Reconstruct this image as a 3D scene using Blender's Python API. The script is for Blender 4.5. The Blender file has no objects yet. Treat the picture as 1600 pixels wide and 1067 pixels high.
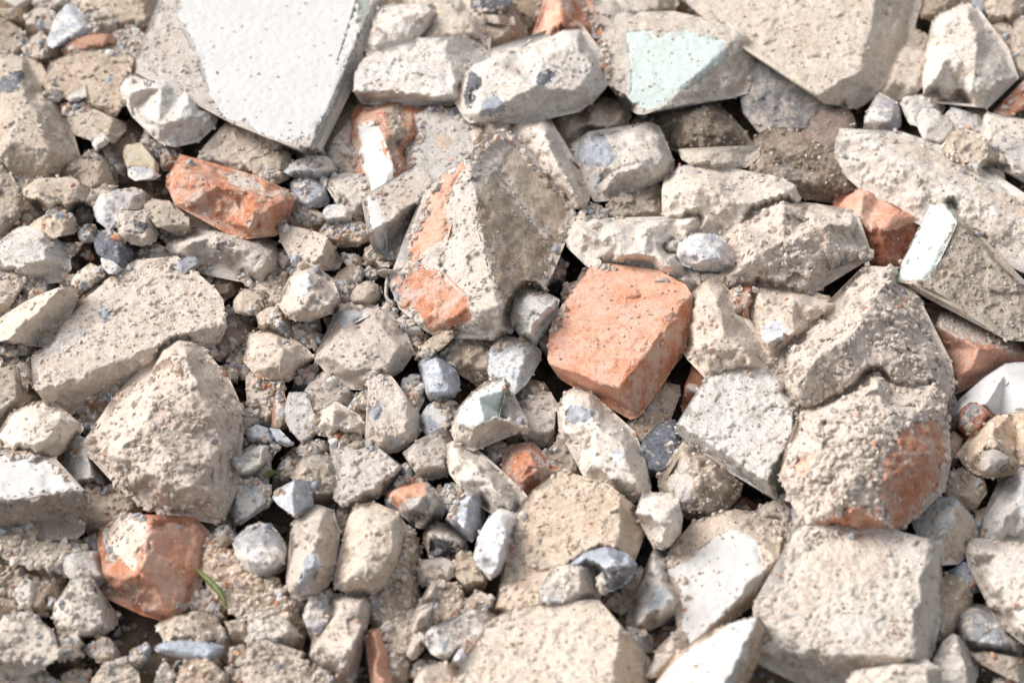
import bpy, math, random
import numpy as np
from mathutils import Vector
from mathutils.geometry import delaunay_2d_cdt

scene = bpy.context.scene
COL = scene.collection

# ------------------------------------------------------------------ camera
PITCH, SLOPE, DIST, WIDTH = math.radians(31), math.radians(11), 2.4, 1.0
FPX = 1600 * DIST / WIDTH                      # focal length in photo pixels
CAM = np.array([0, -DIST * math.cos(PITCH), DIST * math.sin(PITCH)])
FWD = np.array([0, math.cos(PITCH), -math.sin(PITCH)])
UPV = np.array([0, math.sin(PITCH), math.cos(PITCH)])
RGT = np.array([1.0, 0, 0])
PN = np.array([0, -math.sin(SLOPE), math.cos(SLOPE)])   # normal of the rubble slope
cam_data = bpy.data.cameras.new('camera')
cam_data.sensor_width = 36
cam_data.lens = 36 * FPX / 1600
cam_data.clip_end = 200
cam_data.dof.use_dof = True
cam_data.dof.focus_distance = DIST - 0.05
cam_data.dof.aperture_fstop = 4.8
cam = bpy.data.objects.new('camera', cam_data)
cam.location = CAM
cam.rotation_euler = (math.pi / 2 - PITCH, 0, 0)
COL.objects.link(cam)
scene.camera = cam

# ------------------------------------------------------------------ light
SUN = Vector((-0.70, 0.16, 0.69)).normalized()          # towards the light: upper left, a little behind the heap
world = bpy.data.worlds.new("World")
scene.world = world
world.use_nodes = True
wt = world.node_tree
bg = wt.nodes['Background']
sky = wt.nodes.new('ShaderNodeTexSky')
sky.sky_type = 'NISHITA'
sky.sun_disc = False
sky.sun_elevation = math.asin(SUN.z)
sky.sun_rotation = math.atan2(SUN.x, SUN.y)
sky.air_density = 1.0
sky.dust_density = 4.0
hsv = wt.nodes.new('ShaderNodeHueSaturation')
hsv.inputs['Saturation'].default_value = 0.25           # a pale overcast sky
wt.links.new(sky.outputs[0], hsv.inputs['Color'])
wt.links.new(hsv.outputs[0], bg.inputs['Color'])
bg.inputs['Strength'].default_value = 0.15
sd = bpy.data.lights.new('sun', 'SUN')
sd.energy = 2.25
sd.angle = math.radians(36)
sd.color = (1.0, 0.925, 0.885)
so = bpy.data.objects.new('sun', sd)
so.rotation_euler = SUN.to_track_quat('Z', 'Y').to_euler()
so.location = SUN * 5
COL.objects.link(so)
scene.view_settings.view_transform = 'Standard'
scene.view_settings.look = 'None'
scene.view_settings.gamma = 1.0
scene.view_settings.exposure = 0.24

scene.cycles.use_denoising = True
scene.cycles.denoiser = 'OPENIMAGEDENOISE'
scene.cycles.denoising_input_passes = 'RGB_ALBEDO_NORMAL'
scene.cycles.denoising_prefilter = 'NONE'
scene.cycles.use_adaptive_sampling = False
scene.cycles.max_bounces = 5
scene.cycles.diffuse_bounces = 3
# keep the fine grit crisp

# ------------------------------------------------------------------ noise
def _hash(i, j, k, s):
    h = (i.astype(np.int64) * 374761393 + j.astype(np.int64) * 668265263 + k.astype(np.int64) * 2147483647 + s * 1274126177) & 0xFFFFFFFF
    h = ((h ^ (h >> 13)) * 1274126177) & 0xFFFFFFFF
    h = ((h ^ (h >> 16)) * 2246822519) & 0xFFFFFFFF
    return ((h ^ (h >> 15)) & 0xFFFF) / 65535.0

def vnoise(p, s=0):
    """smooth value noise of (n,3) points, about -1..1"""
    f = np.floor(p); t = p - f; t = t * t * t * (t * (t * 6 - 15) + 10)
    i, j, k = f[:, 0], f[:, 1], f[:, 2]
    out = 0
    for a in (0, 1):
        wa = t[:, 0] if a else 1 - t[:, 0]
        for b in (0, 1):
            wb = t[:, 1] if b else 1 - t[:, 1]
            for c in (0, 1):
                wc = t[:, 2] if c else 1 - t[:, 2]
                out = out + wa * wb * wc * _hash(i + a, j + b, k + c, s)
    return out * 2 - 1

def worley(p, s=0):
    """distance to the nearest jittered lattice point and a random number of that cell"""
    f = np.floor(p)
    best = np.full(len(p), 9.0); rid = np.zeros(len(p)); vec = np.zeros_like(p)
    for a in (-1, 0, 1):
        for b in (-1, 0, 1):
            for c in (-1, 0, 1):
                i, j, k = f[:, 0] + a, f[:, 1] + b, f[:, 2] + c
                q = np.stack([i + _hash(i, j, k, s + 1), j + _hash(i, j, k, s + 2), k + _hash(i, j, k, s + 3)], 1)
                d = np.sqrt(((p - q) ** 2).sum(1))
                m = d < best
                best = np.where(m, d, best); rid = np.where(m, _hash(i, j, k, s + 4), rid)
                vec[m] = (p - q)[m]
    return best, rid, vec

# ------------------------------------------------------------------ picture <-> place
def to_world(u, v, d):
    """a point on the ray of photo pixel (u,v), d (1/1600 m) above the slope, measured back along the ray"""
    u = np.asarray(u, float); v = np.asarray(v, float); d = np.asarray(d, float)
    dirs = FWD + ((u - 800) / FPX)[:, None] * RGT - ((v - 533.5) / FPX)[:, None] * UPV
    t = -(CAM @ PN) / (dirs @ PN)
    return CAM + dirs * (t - d / 1600.0)[:, None]

def inside(poly, u, v):
    r = np.zeros(len(u), bool)
    x, y = poly[:, 0], poly[:, 1]
    n = len(x); j = n - 1
    for i in range(n):
        c = (y[i] > v) != (y[j] > v)
        if c.any():
            xx = (x[j] - x[i]) * (v - y[i]) / (y[j] - y[i] + 1e-12) + x[i]
            r ^= c & (u < xx)
        j = i
    return r

def dist_to(poly, u, v):
    best = np.full(len(u), 1e9)
    n = len(poly)
    for i in range(n):
        a = poly[i, :2]; b = poly[(i + 1) % n, :2]; ab = b - a
        t = np.clip(((u - a[0]) * ab[0] + (v - a[1]) * ab[1]) / (ab @ ab + 1e-9), 0, 1)
        best = np.minimum(best, np.hypot(u - a[0] - t * ab[0], v - a[1] - t * ab[1]))
    return best

# ------------------------------------------------------------------ materials
def new_mat(name):
    m = bpy.data.materials.new(name); m.use_nodes = True
    nt = m.node_tree; nt.nodes.clear()
    out = nt.nodes.new('ShaderNodeOutputMaterial'); bs = nt.nodes.new('ShaderNodeBsdfPrincipled')
    nt.links.new(bs.outputs[0], out.inputs[0])
    return m, nt, bs

class NB:
    """small node-building helper on object coordinates shifted by a per-object random"""
    def __init__(s, nt):
        s.nt = nt
        tc = nt.nodes.new('ShaderNodeTexCoord'); oi = nt.nodes.new('ShaderNodeObjectInfo')
        mu = nt.nodes.new('ShaderNodeVectorMath'); mu.operation = 'MULTIPLY_ADD'
        nt.links.new(oi.outputs['Random'], mu.inputs[0]); mu.inputs[1].default_value = (37, 53, 71)
        nt.links.new(tc.outputs['Object'], mu.inputs[2])
        s.co = mu.outputs[0]; s.tint = oi.outputs['Color']
    def noise(s, scale, detail=3, rough=.6):
        n = s.nt.nodes.new('ShaderNodeTexNoise'); n.inputs['Scale'].default_value = scale
        n.inputs['Detail'].default_value = detail; n.inputs['Roughness'].default_value = rough
        s.nt.links.new(s.co, n.inputs['Vector']); return n.outputs['Fac']
    def vor(s, scale, out='Distance', feature='F1'):
        n = s.nt.nodes.new('ShaderNodeTexVoronoi'); n.inputs['Scale'].default_value = scale; n.feature = feature
        s.nt.links.new(s.co, n.inputs['Vector']); return n.outputs[out]
    def ramp(s, fac, a, b):
        n = s.nt.nodes.new('ShaderNodeMapRange'); n.inputs[1].default_value = a; n.inputs[2].default_value = b
        s.nt.links.new(fac, n.inputs[0]); return n.outputs[0]
    def mix(s, fac, a, b, mode='MIX'):
        n = s.nt.nodes.new('ShaderNodeMix'); n.data_type = 'RGBA'; n.blend_type = mode
        for sock, val in ((n.inputs[0], fac), (n.inputs[6], a), (n.inputs[7], b)):
            if isinstance(val, (int, float)): sock.default_value = val
            elif isinstance(val, tuple): sock.default_value = val + (1,)
            else: s.nt.links.new(val, sock)
        return n.outputs[2]
    def math(s, op, a, b):
        n = s.nt.nodes.new('ShaderNodeMath'); n.operation = op
        for sock, val in zip(n.inputs, (a, b)):
            if isinstance(val, (int, float)): sock.default_value = val
            else: s.nt.links.new(val, sock)
        return n.outputs[0]
    def bump(s, h, strength, dist, prev=None):
        n = s.nt.nodes.new('ShaderNodeBump'); n.inputs['Strength'].default_value = strength
        n.inputs['Distance'].default_value = dist
        s.nt.links.new(h, n.inputs['Height'])
        if prev is not None: s.nt.links.new(prev, n.inputs['Normal'])
        return n.outputs[0]
    def attr(s, name):
        n = s.nt.nodes.new('ShaderNodeAttribute'); n.attribute_name = name; return n.outputs['Fac']

def granular(name, a, b, c, dust=None, dust_amt=.5, speck=(.30, .27, .24), speck_amt=.28, pores=.16, bump=1.0, rough=.95, crumbs=True, fine=420, spec=.25):
    """weathered mineral surface: two broad colours, fine grains, dark pores, patchy dust, loose crumbs by the 'crumb' attribute"""
    m, nt, bs = new_mat(name); k = NB(nt)
    col = k.mix(k.ramp(k.noise(28, 4, .6), .36, .64), a, b)
    col = k.mix(k.math('MULTIPLY', k.ramp(k.noise(95, 3, .65), .5, .72), .75), col, c)
    g = k.vor(fine, 'Color')
    sep = nt.nodes.new('ShaderNodeSeparateColor'); nt.links.new(g, sep.inputs[0])
    gv = k.ramp(sep.outputs[0], 0, 1)
    hi = k.mix(k.ramp(gv, .55, 1.0), (.0, .0, .0), (1, 1, 1))
    grain = nt.nodes.new('ShaderNodeMapRange'); nt.links.new(gv, grain.inputs[0]); grain.inputs[3].default_value = .78; grain.inputs[4].default_value = 1.16
    comb = nt.nodes.new('ShaderNodeCombineColor')
    for i in range(3): nt.links.new(grain.outputs[0], comb.inputs[i])
    col = k.mix(.8, col, k.mix(1.0, col, comb.outputs[0], 'MULTIPLY'))
    sp = k.math('MULTIPLY', k.ramp(k.noise(260, 2, .5), .64, .70), speck_amt)
    col = k.mix(sp, col, speck)
    po = k.math('MULTIPLY', k.math('MULTIPLY', k.ramp(k.vor(170), .17, .06), pores * 1.6), k.ramp(k.noise(31, 3, .6), .48, .62))
    col = k.mix(po, col, (a[0] * .33, a[1] * .30, a[2] * .27))
    if dust:
        du = k.math('MULTIPLY', k.ramp(k.math('ADD', k.noise(42, 5, .72), k.math('MULTIPLY', k.noise(330, 2, .6), .25)), .58, .70), dust_amt)
        col = k.mix(du, col, dust)
    if crumbs:
        col = k.mix(k.math('MULTIPLY', k.ramp(k.noise(17, 5, .7), .56, .70), .38), col, (.60, .40, .29))       # brick dust
        col = k.mix(k.math('MULTIPLY', k.ramp(k.noise(23, 4, .65), .60, .72), .40), col, (.50, .50, .505))     # cement grey
        at = k.attr('crumb')
        cv = k.mix(k.ramp(at, .05, .7), (.42, .36, .30), (.70, .63, .56))
        cv = k.mix(k.ramp(at, .945, .95), cv, (.46, .15, .07))
        cv = k.mix(k.ramp(at, .97, .975), cv, (.22, .24, .28))
        cv = k.mix(.35, cv, col)
        col = k.mix(k.ramp(at, .0, .02), col, cv)
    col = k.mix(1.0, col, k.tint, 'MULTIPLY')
    nt.links.new(col, bs.inputs['Base Color'])
    bs.inputs['Roughness'].default_value = rough
    bs.inputs['Specular IOR Level'].default_value = spec
    b1 = k.bump(k.noise(260, 5, .75), .5 * bump, .004)
    b2 = k.bump(k.vor(560), .3 * bump, .0016, b1)
    nt.links.new(b2, bs.inputs['Normal'])
    return m

def flinty(name, a, b, rind, amt, bump=.5, rough=.6):
    """knapped flint: blue-grey body, darker mottles, chalky rind in patches"""
    m, nt, bs = new_mat(name); k = NB(nt)
    col = k.mix(k.ramp(k.noise(55, 5, .65), .38, .62), a, b)
    col = k.mix(k.math('MULTIPLY', k.ramp(k.noise(210, 4, .7), .5, .62), .55), col, (a[0] * .45, a[1] * .45, a[2] * .47))
    r = k.ramp(k.math('ADD', k.noise(38, 5, .7), k.math('MULTIPLY', k.noise(260, 3, .6), .30)), .78 - amt * .3, .86 - amt * .3)
    col = k.mix(r, col, rind)
    col = k.mix(k.math('MULTIPLY', k.ramp(k.noise(170, 2, .6), .60, .70), .6), col, (.50, .42, .33))
    po = k.math('MULTIPLY', k.ramp(k.vor(190), .15, .06), .45)
    col = k.mix(po, col, (.13, .12, .11))
    at = k.attr('crumb')
    col = k.mix(k.ramp(at, .0, .02), col, k.mix(k.ramp(at, .05, .8), (.38, .32, .26), (.64, .58, .52)))
    col = k.mix(1.0, col, k.tint, 'MULTIPLY')
    nt.links.new(col, bs.inputs['Base Color'])
    bs.inputs['Roughness'].default_value = rough
    b1 = k.bump(k.noise(130, 5, .7), .6 * bump, .004)
    b2 = k.bump(k.noise(520, 3, .7), .4 * bump, .002, b1)
    nt.links.new(b2, bs.inputs['Normal'])
    return m

def painted(name, a, stain, stain_amt=.5, bump=.25):
    m, nt, bs = new_mat(name); k = NB(nt)
    col = k.mix(k.ramp(k.noise(20, 3, .5), .3, .7), a, tuple(x * .95 for x in a))
    st = k.math('MULTIPLY', k.ramp(k.noise(75, 5, .75), .62, .74), stain_amt)
    col = k.mix(st, col, stain)
    po = k.math('MULTIPLY', k.math('MULTIPLY', k.ramp(k.vor(115), .13, .07), .8 * stain_amt), k.ramp(k.noise(26, 3, .6), .5, .62))
    col = k.mix(po, col, (.33, .27, .22))
    at = k.attr('crumb')
    col = k.mix(k.ramp(at, .0, .02), col, k.mix(k.ramp(at, .05, .8), (.42, .34, .27), (.68, .62, .55)))
    col = k.mix(1.0, col, k.tint, 'MULTIPLY')
    nt.links.new(col, bs.inputs['Base Color'])
    bs.inputs['Roughness'].default_value = .8
    b1 = k.bump(k.noise(150, 3, .6), bump, .003)
    nt.links.new(b1, bs.inputs['Normal'])
    return m

DUST = (.68, .61, .535)
MATS = {
 'M': granular('pale_mortar', (.61, .525, .45), (.685, .605, .535), (.52, .43, .355), DUST, .5),
 'W': granular('white_mortar', (.70, .64, .57), (.76, .71, .65), (.60, .52, .435), (.77, .72, .66), .4),
 'S': granular('sandy_mortar', (.545, .445, .345), (.62, .52, .42), (.45, .355, .265), (.68, .60, .51), .5),
 'C': granular('cream_mortar', (.65, .555, .455), (.71, .63, .54), (.57, .45, .345), (.73, .66, .58), .5),
 'G': granular('grey_mortar', (.53, .495, .455), (.62, .585, .545), (.44, .405, .365), (.68, .63, .575), .45),
 'D': granular('dark_gritty_concrete', (.17, .135, .10), (.26, .21, .165), (.11, .09, .07), (.40, .33, .265), .45, (.50, .44, .37), .8, .6, 1.3),
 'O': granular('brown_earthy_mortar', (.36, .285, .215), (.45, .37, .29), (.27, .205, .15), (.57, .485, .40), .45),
 'B': granular('orange_brick', (.54, .215, .115), (.59, .31, .21), (.47, .165, .08), (.64, .50, .41), .75, (.34, .09, .04), .5, .5),
 'K': granular('dusty_pink_brick', (.69, .34, .22), (.73, .44, .33), (.63, .265, .15), (.68, .53, .43), .5, (.45, .15, .07), .12, .1, .8),
 'E': granular('deep_red_brick', (.36, .125, .07), (.42, .18, .115), (.27, .08, .045), (.52, .36, .29), .5),
 'T': granular('smooth_terracotta', (.62, .32, .21), (.67, .38, .265), (.57, .27, .165), (.62, .47, .37), .35, (.40, .15, .08), .3, .25, .3, .8),
 'R': granular('reddish_stone', (.33, .235, .19), (.40, .30, .25), (.27, .18, .14), (.52, .43, .36), .5),
 'Y': granular('yellowish_shell', (.52, .42, .27), (.62, .54, .41), (.42, .28, .12), (.66, .60, .50), .5, bump=.4),
 'L': granular('soil', (.24, .175, .12), (.33, .25, .18), (.16, .115, .08), (.44, .36, .28), .5),
 'F': flinty('blue_grey_flint', (.31, .335, .38), (.43, .455, .495), (.70, .67, .63), .22),
 'A': flinty('chalky_flint', (.45, .475, .52), (.57, .585, .61), (.72, .69, .65), .55),
 'X': flinty('dark_flint', (.075, .08, .095), (.16, .17, .20), (.46, .44, .42), .12, .7, .45),
 'Q': flinty('grey_pebble', (.24, .24, .25), (.34, .335, .335), (.56, .51, .455), .45),
 'P': painted('white_paint', (.665, .65, .625), (.50, .43, .36), .55),
 'I': painted('clean_white_paint', (.67, .662, .645), (.58, .53, .47), .12, .35),
 'N': painted('pale_mint_paint', (.60, .675, .64), (.52, .50, .43), .5, .35),
 'V': painted('weathered_grey_green_paint', (.30, .33, .29), (.30, .26, .21), .6),
}
def plain(name, c, rough=.6, metal=0):
    m, nt, bs = new_mat(name); k = NB(nt)
    col = k.mix(k.ramp(k.noise(300, 3, .6), .4, .65), c, tuple(x * .6 for x in c))
    nt.links.new(col, bs.inputs['Base Color']); bs.inputs['Roughness'].default_value = rough; bs.inputs['Metallic'].default_value = metal
    return m
MATS['g'] = plain('green_leaf', (.16, .20, .06)); MATS['m'] = plain('dusty_metal', (.50, .46, .42), .6, .3)
MATS['o'] = plain('moss', (.05, .10, .015)); MATS['w'] = plain('pale_fibre', (.6, .56, .5))

# roughness of the modelled surface: (broad, mid, fine, grain) in photo pixels, crumbs per 1000 px2
SURF = {'M': (2.8, 2.2, 1.7, 2.0, 8.0), 'W': (2.6, 1.9, 1.5, 1.5, 5.0), 'S': (2.6, 1.9, 1.6, 1.9, 7.0), 'C': (2.8, 2.0, 1.6, 1.6, 4.0),
        'G': (2.4, 1.6, 1.2, 1.0, 2.5), 'D': (2.8, 2.2, 1.9, 2.6, 8.0), 'O': (3.2, 2.4, 1.8, 2.4, 8.0), 'B': (2.8, 2.4, 1.6, 1.3, 3.0),
        'K': (1.5, 1.7, 1.0, .6, .7), 'E': (2.4, 2.0, 1.4, 1.1, 2.0), 'T': (.6, .5, .4, .2, .35), 'R': (1.8, 1.2, .9, .8, 1.2),
        'Y': (1.2, 1.0, .7, .3, .4), 'L': (3, 2, 1.5, 2, 3), 'F': (2.0, 1.4, .9, .5, 1.2), 'A': (2.0, 1.5, 1.1, .8, 1.8), 'X': (1.8, 1.2, .8, .3, .6),
        'Q': (2.0, 1.5, 1.1, .8, 1.6), 'P': (.6, .5, .4, .2, 1.0), 'I': (.25, .2, .3, .15, .01), 'N': (.5, .4, .35, .2, .4), 'V': (.6, .5, .5, .3, .6)}

def relief(P, mat, seed, size, rg=1.0):
    """modelled roughness at world points P"""
    a, b, c, g, _ = SURF[mat]
    a, b, c, g = a * rg, b * rg, c * (.5 + .5 * rg), g * rg
    q = P * 1600 + seed * 13.7
    sc = min(1.0, .35 + size / 110.0)
    w1, r1, v1 = worley(q / (34 * sc + 8), seed)
    rr = np.stack([_hash(np.floor(r1 * 65535), r1 * 0, r1 * 0, 5 + i) - .5 for i in range(3)], 1)
    planar = np.clip((v1 * rr).sum(1) * 2.0 + (r1 - .5) * .35, -.8, .8) * np.clip(vnoise(q / 60, seed + 6) * 1.2 + .75, 0.1, 1.3)   # broken facets and small steps
    w2, r2, v2 = worley(q / 17.0 + 3.3, seed + 31)
    r3 = np.stack([_hash(np.floor(r2 * 65535), r2 * 0, r2 * 0, 8 + i) - .5 for i in range(3)], 1)
    chips = np.clip((v2 * r3).sum(1) * 2.2 + (r2 - .5) * .5, -.8, .8)          # small chipped faces
    z = a * sc * (planar * 2.4 + .45 * vnoise(q / (46 * sc), seed)) + b * (1.5 * chips * np.clip(.7 + vnoise(q / 45, seed + 7), .1, 1.4) + .4 * vnoise(q / 15., seed + 1)) + .8 * c * vnoise(q / 6.5, seed + 2)
    if g > .4:
        patch = np.clip(.5 + 1.1 * vnoise(q / 38, seed + 4), .05, 1.3)      # crumbly in places, smoother in others
        w, r, v = worley(q / 7.5, seed + 9)
        m = np.abs(v).max(1) * .6 + np.abs(v).sum(1) * .3
        z = z + g * 1.5 * np.clip((.44 - m) * 6, 0, 1) * (r > .45) * patch
        w, r, v = worley(q / 14.5, seed + 19)
        m = np.abs(v).max(1) * .6 + np.abs(v).sum(1) * .3
        z = z + g * 2.0 * np.clip((.40 - m) * 6, 0, 1) * (r > .62) * patch
    return z
DEBUG = False
# ------------------------------------------------------------------ the rubble
X0 = {'a': 0, 'b': 400, 'c': 800, 'd': 1200}; Y0 = {'1': 0, '2': 250, '3': 500, '4': 767}
def pts(tile, s):
    out = []
    for w in s.split():
        q = [float(x) for x in w.split(',')]
        if tile != 'F':
            q[0] = X0[tile[0]] + q[0] * 400 / 1423; q[1] = Y0[tile[1]] + q[1] * 300 / 1067
        out.append(q)
    return out

NAMES = {'M': 'mortar_lump', 'W': 'mortar_lump', 'S': 'mortar_lump', 'C': 'mortar_lump', 'G': 'mortar_lump', 'D': 'concrete_lump', 'O': 'mortar_lump',
         'B': 'brick_fragment', 'K': 'brick_fragment', 'E': 'brick_fragment', 'T': 'tile_shard', 'R': 'stone', 'Y': 'stone', 'F': 'flint_stone', 'A': 'flint_stone',
         'X': 'flint_stone', 'Q': 'stone', 'P': 'plaster_shard', 'N': 'plaster_shard', 'I': 'plaster_shard'}
CATS = {'mortar_lump': 'mortar', 'concrete_lump': 'concrete', 'brick_fragment': 'brick', 'tile_shard': 'tile', 'stone': 'stone', 'flint_stone': 'stone',
        'plaster_shard': 'plaster', 'plaster_slab': 'plaster', 'mortar_slab': 'mortar', 'mortar_mass': 'mortar', 'wood_sliver': 'wood', 'shell_shard': 'shell', 'concrete_slab': 'concrete'}
ROCKS = []
HS = 1.65            # overall height of the stones above their resting plane
def R(tile, layer, mat, H, label, outline, I='', P=(), n=None, rnd=False, T=None, h=None, E=(), tint=None, cr=1.0, flat=False, PL='', rg=1.0):
    o = pts(tile, outline)
    o = np.array([(q + [0])[:3] if len(q) == 2 else q for q in o], float)
    ROCKS.append(dict(o=o, I=pts(tile, I), mat=mat, H=H, label=label, layer=layer, P=[(a, b, np.array([q[:2] for q in pts(tile, c)])) for a, b, c in P],
                      n=n or NAMES[mat], rnd=rnd, T=T, h=h, E=E, tint=tint, cr=cr, flat=flat, rg=rg, PL=[pts(tile, q) for q in PL.split('|')] if PL else [], idx=len(ROCKS)))

def smooth_loop(o, it=2):
    for _ in range(it):
        nx = np.roll(o, -1, 0)
        o = np.stack([o * .75 + nx * .25, o * .25 + nx * .75], 1).reshape(-1, 3)
    return o

def prepare(r):
    rng = random.Random(r['idx'] * 7 + 3)
    o = r['o']
    if r['rnd']: o = smooth_loop(o)
    u, v = o[:, 0], o[:, 1]
    area2 = (u * np.roll(v, -1) - v * np.roll(u, -1)).sum()
    if area2 < 0: o = o[::-1].copy()
    # stones run on a little under whatever covers them
    gr = {1: 5, 2: 5, 3: 3.5, 4: 2.5, 5: 1.5}.get(r['layer'], .5) * min(1, math.sqrt(abs(area2) / 2) / 60)
    pv_, nx_ = np.roll(o, 1, 0)[:, :2], np.roll(o, -1, 0)[:, :2]
    tg = nx_ - pv_; tg /= np.maximum(np.hypot(tg[:, 0], tg[:, 1]), 1e-6)[:, None]
    o = o.copy(); o[:, 0] += tg[:, 1] * gr; o[:, 1] -= tg[:, 0] * gr
    o[:, 2] *= HS
    r['o'] = o; r['H'] *= HS
    r['I'] = [[q[0], q[1], (q[2] * HS if len(q) > 2 else r['H'])] for q in r['I']]
    r['lo'], r['hi'] = o[:, :2].min(0), o[:, :2].max(0)
    r['size'] = min(r['hi'] - r['lo']); r['area'] = abs(area2) / 2
    c = o[:, :2].mean(0)
    ctrl = [tuple(q) for q in o]
    for q in r['I']: ctrl.append((q[0], q[1], q[2]))
    r['planes'] = None
    if r['PL']:                       # flat fracture faces, each through three given points
        r['planes'] = []
        for p1, p2, p3 in r['PL']:
            M = np.array([[1, p[0], p[1]] for p in (p1, p2, p3)])
            r['planes'].append(tuple(np.linalg.solve(M, [p[2] * HS for p in (p1, p2, p3)])))
        r['T'] = r['T'] or max(38, .75 * r['size'])
        return
    if not r['I']:
        # a broken stone: a top face and a few steeper fracture faces, steepest low and to the right
        cc = (o[:, :2].min(0) + o[:, :2].max(0)) / 2 * .5 + c * .5
        H = r['H']; pl = []
        g = (rng.uniform(-.3, .12), rng.uniform(-.25, .2))
        pl.append((H - g[0] * cc[0] - g[1] * cc[1], g[0], g[1]))
        a0 = rng.uniform(-25, 25)
        for th, lo_, hi_, s0, s1 in ((a0 + 75, .30, .75, 1.3, 2.4), (a0 + 10, .30, .75, 1.0, 2.0), (a0 + 170, .45, .85, .5, 1.0), (a0 + 265, .4, .85, .4, .9), (a0 + 125, .55, .95, .9, 1.6), (a0 + 320, .6, .95, .7, 1.4)):
            if rng.random() < .18: continue
            th = math.radians(th + rng.uniform(-16, 16)); dx, dy = math.cos(th), math.sin(th)
            ext = ((o[:, 0] - cc[0]) * dx + (o[:, 1] - cc[1]) * dy).max()
            f = rng.uniform(lo_, hi_) * ext
            sl = rng.uniform(s0, s1) * min(1.5, max(.6, H / (.55 * r['size'] + 1)))
            top = H + (g[0] * dx + g[1] * dy) * f
            pl.append((top + sl * f + sl * (dx * cc[0] + dy * cc[1]), -sl * dx, -sl * dy))
        r['planes'] = pl
        r['T'] = r['T'] or max(38, .75 * r['size'])
        return
    no = len(o)
    vs, es, fs, ov, _, _ = delaunay_2d_cdt([Vector(q[:2]) for q in ctrl], [(no + a, no + b) for a, b in r['E']], [list(range(no))], 1, 1e-4, True)
    d = np.array([np.mean([ctrl[k][2] for k in ids]) if ids else 0.0 for ids in ov])
    V = np.array([tuple(q) for q in vs])
    r['tri'] = [(V[list(f[:3])], d[list(f[:3])]) for f in fs if len(f) >= 3]
    r['T'] = r['T'] or max(38, .75 * r['size'])

def base_d(r, u, v):
    out = np.full(len(u), np.nan)
    e0 = dist_to(r['o'], u, v)
    wq = np.stack([u, v, u * 0 + r['idx'] * 3.3], 1)
    wa = np.clip(e0 / 12, 0, 1) * (0 if r['flat'] else .3 if r['mat'] in 'KIPNT' else 1.0) * min(1, r['size'] / 70)
    u0, v0 = u, v                       # creases wander instead of running ruler-straight
    u = u + wa * (6 * vnoise(wq / 26, 21) + 2.5 * vnoise(wq / 9, 22)); v = v + wa * (6 * vnoise(wq / 26, 23) + 2.5 * vnoise(wq / 9, 24))
    if r['planes']:
        out = np.maximum(np.min([p + a * u + b * v for p, a, b in r['planes']], 0), -4.0)
    for V, d in ([] if r['planes'] else r['tri']):
        (x1, y1), (x2, y2), (x3, y3) = V
        den = (y2 - y3) * (x1 - x3) + (x3 - x2) * (y1 - y3)
        if abs(den) < 1e-9: continue
        a = ((y2 - y3) * (u - x3) + (x3 - x2) * (v - y3)) / den
        b = ((y3 - y1) * (u - x3) + (x1 - x3) * (v - y3)) / den
        c = 1 - a - b
        m = (a >= -1e-6) & (b >= -1e-6) & (c >= -1e-6)
        out[m] = (a * d[0] + b * d[1] + c * d[2])[m]
    bad = np.isnan(out)
    if bad.any():      # just outside: take the value of the nearest outline corner
        o = r['o']
        dd = (u[bad, None] - o[None, :, 0]) ** 2 + (v[bad, None] - o[None, :, 1]) ** 2
        out[bad] = o[dd.argmin(1), 2]
    u, v = u0, v0
    if r['rnd']:
        e = e0; Rr = .42 * r['size']
        t = np.clip(e / Rr, 0, 1)
        dome = r['H'] * np.sqrt(np.clip(1 - (1 - t) ** 2, 0, 1))
        out = .55 * dome + .45 * out
    else:
        e = e0; rim = min(4.0, .1 * r['size'])
        out = out - np.clip(rim - e, 0, rim) ** 2 / rim * .25      # worn edges
    return out

# ground ------------------------------------------------------------
def ground_d(u, v):
    g = np.full(len(u), -84.0)
    for cx, cy, rx, ry, h in ((150, 980, 420, 190, 46), (420, 960, 150, 160, 30), (330, 380, 330, 170, 22), (600, 640, 240, 190, 14), (120, 120, 200, 160, 18), (1460, 200, 190, 120, 14), (640, 900, 160, 160, 12)):
        g = g + h * np.exp(-(((u - cx) / rx) ** 2 + ((v - cy) / ry) ** 2) * 1.4)
    q = np.stack([u, v, u * 0], 1)
    return g + 9 * vnoise(q / 70, 3) + 5 * vnoise(q / 26, 4)

def mesh_obj(name, V, F, mats, parent=None, origin=None, attr=None, midx=None, smooth=True):
    me = bpy.data.meshes.new(name)
    V = np.asarray(V, float)
    o = V.mean(0) if origin is None else origin
    me.from_pydata((V - o).tolist(), [], F)
    for m in mats: me.materials.append(m)
    if midx is not None: me.polygons.foreach_set('material_index', midx)
    if smooth is not False: me.polygons.foreach_set('use_smooth', [True] * len(me.polygons) if smooth is True else smooth)
    if attr is not None:
        a = me.attributes.new('crumb', 'FLOAT', 'POINT'); a.data.foreach_set('value', np.asarray(attr, np.float32))
    ob = bpy.data.objects.new(name, me); COL.objects.link(ob)
    if parent is None: ob.location = o
    else: ob.parent = parent
    return ob, o

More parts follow.
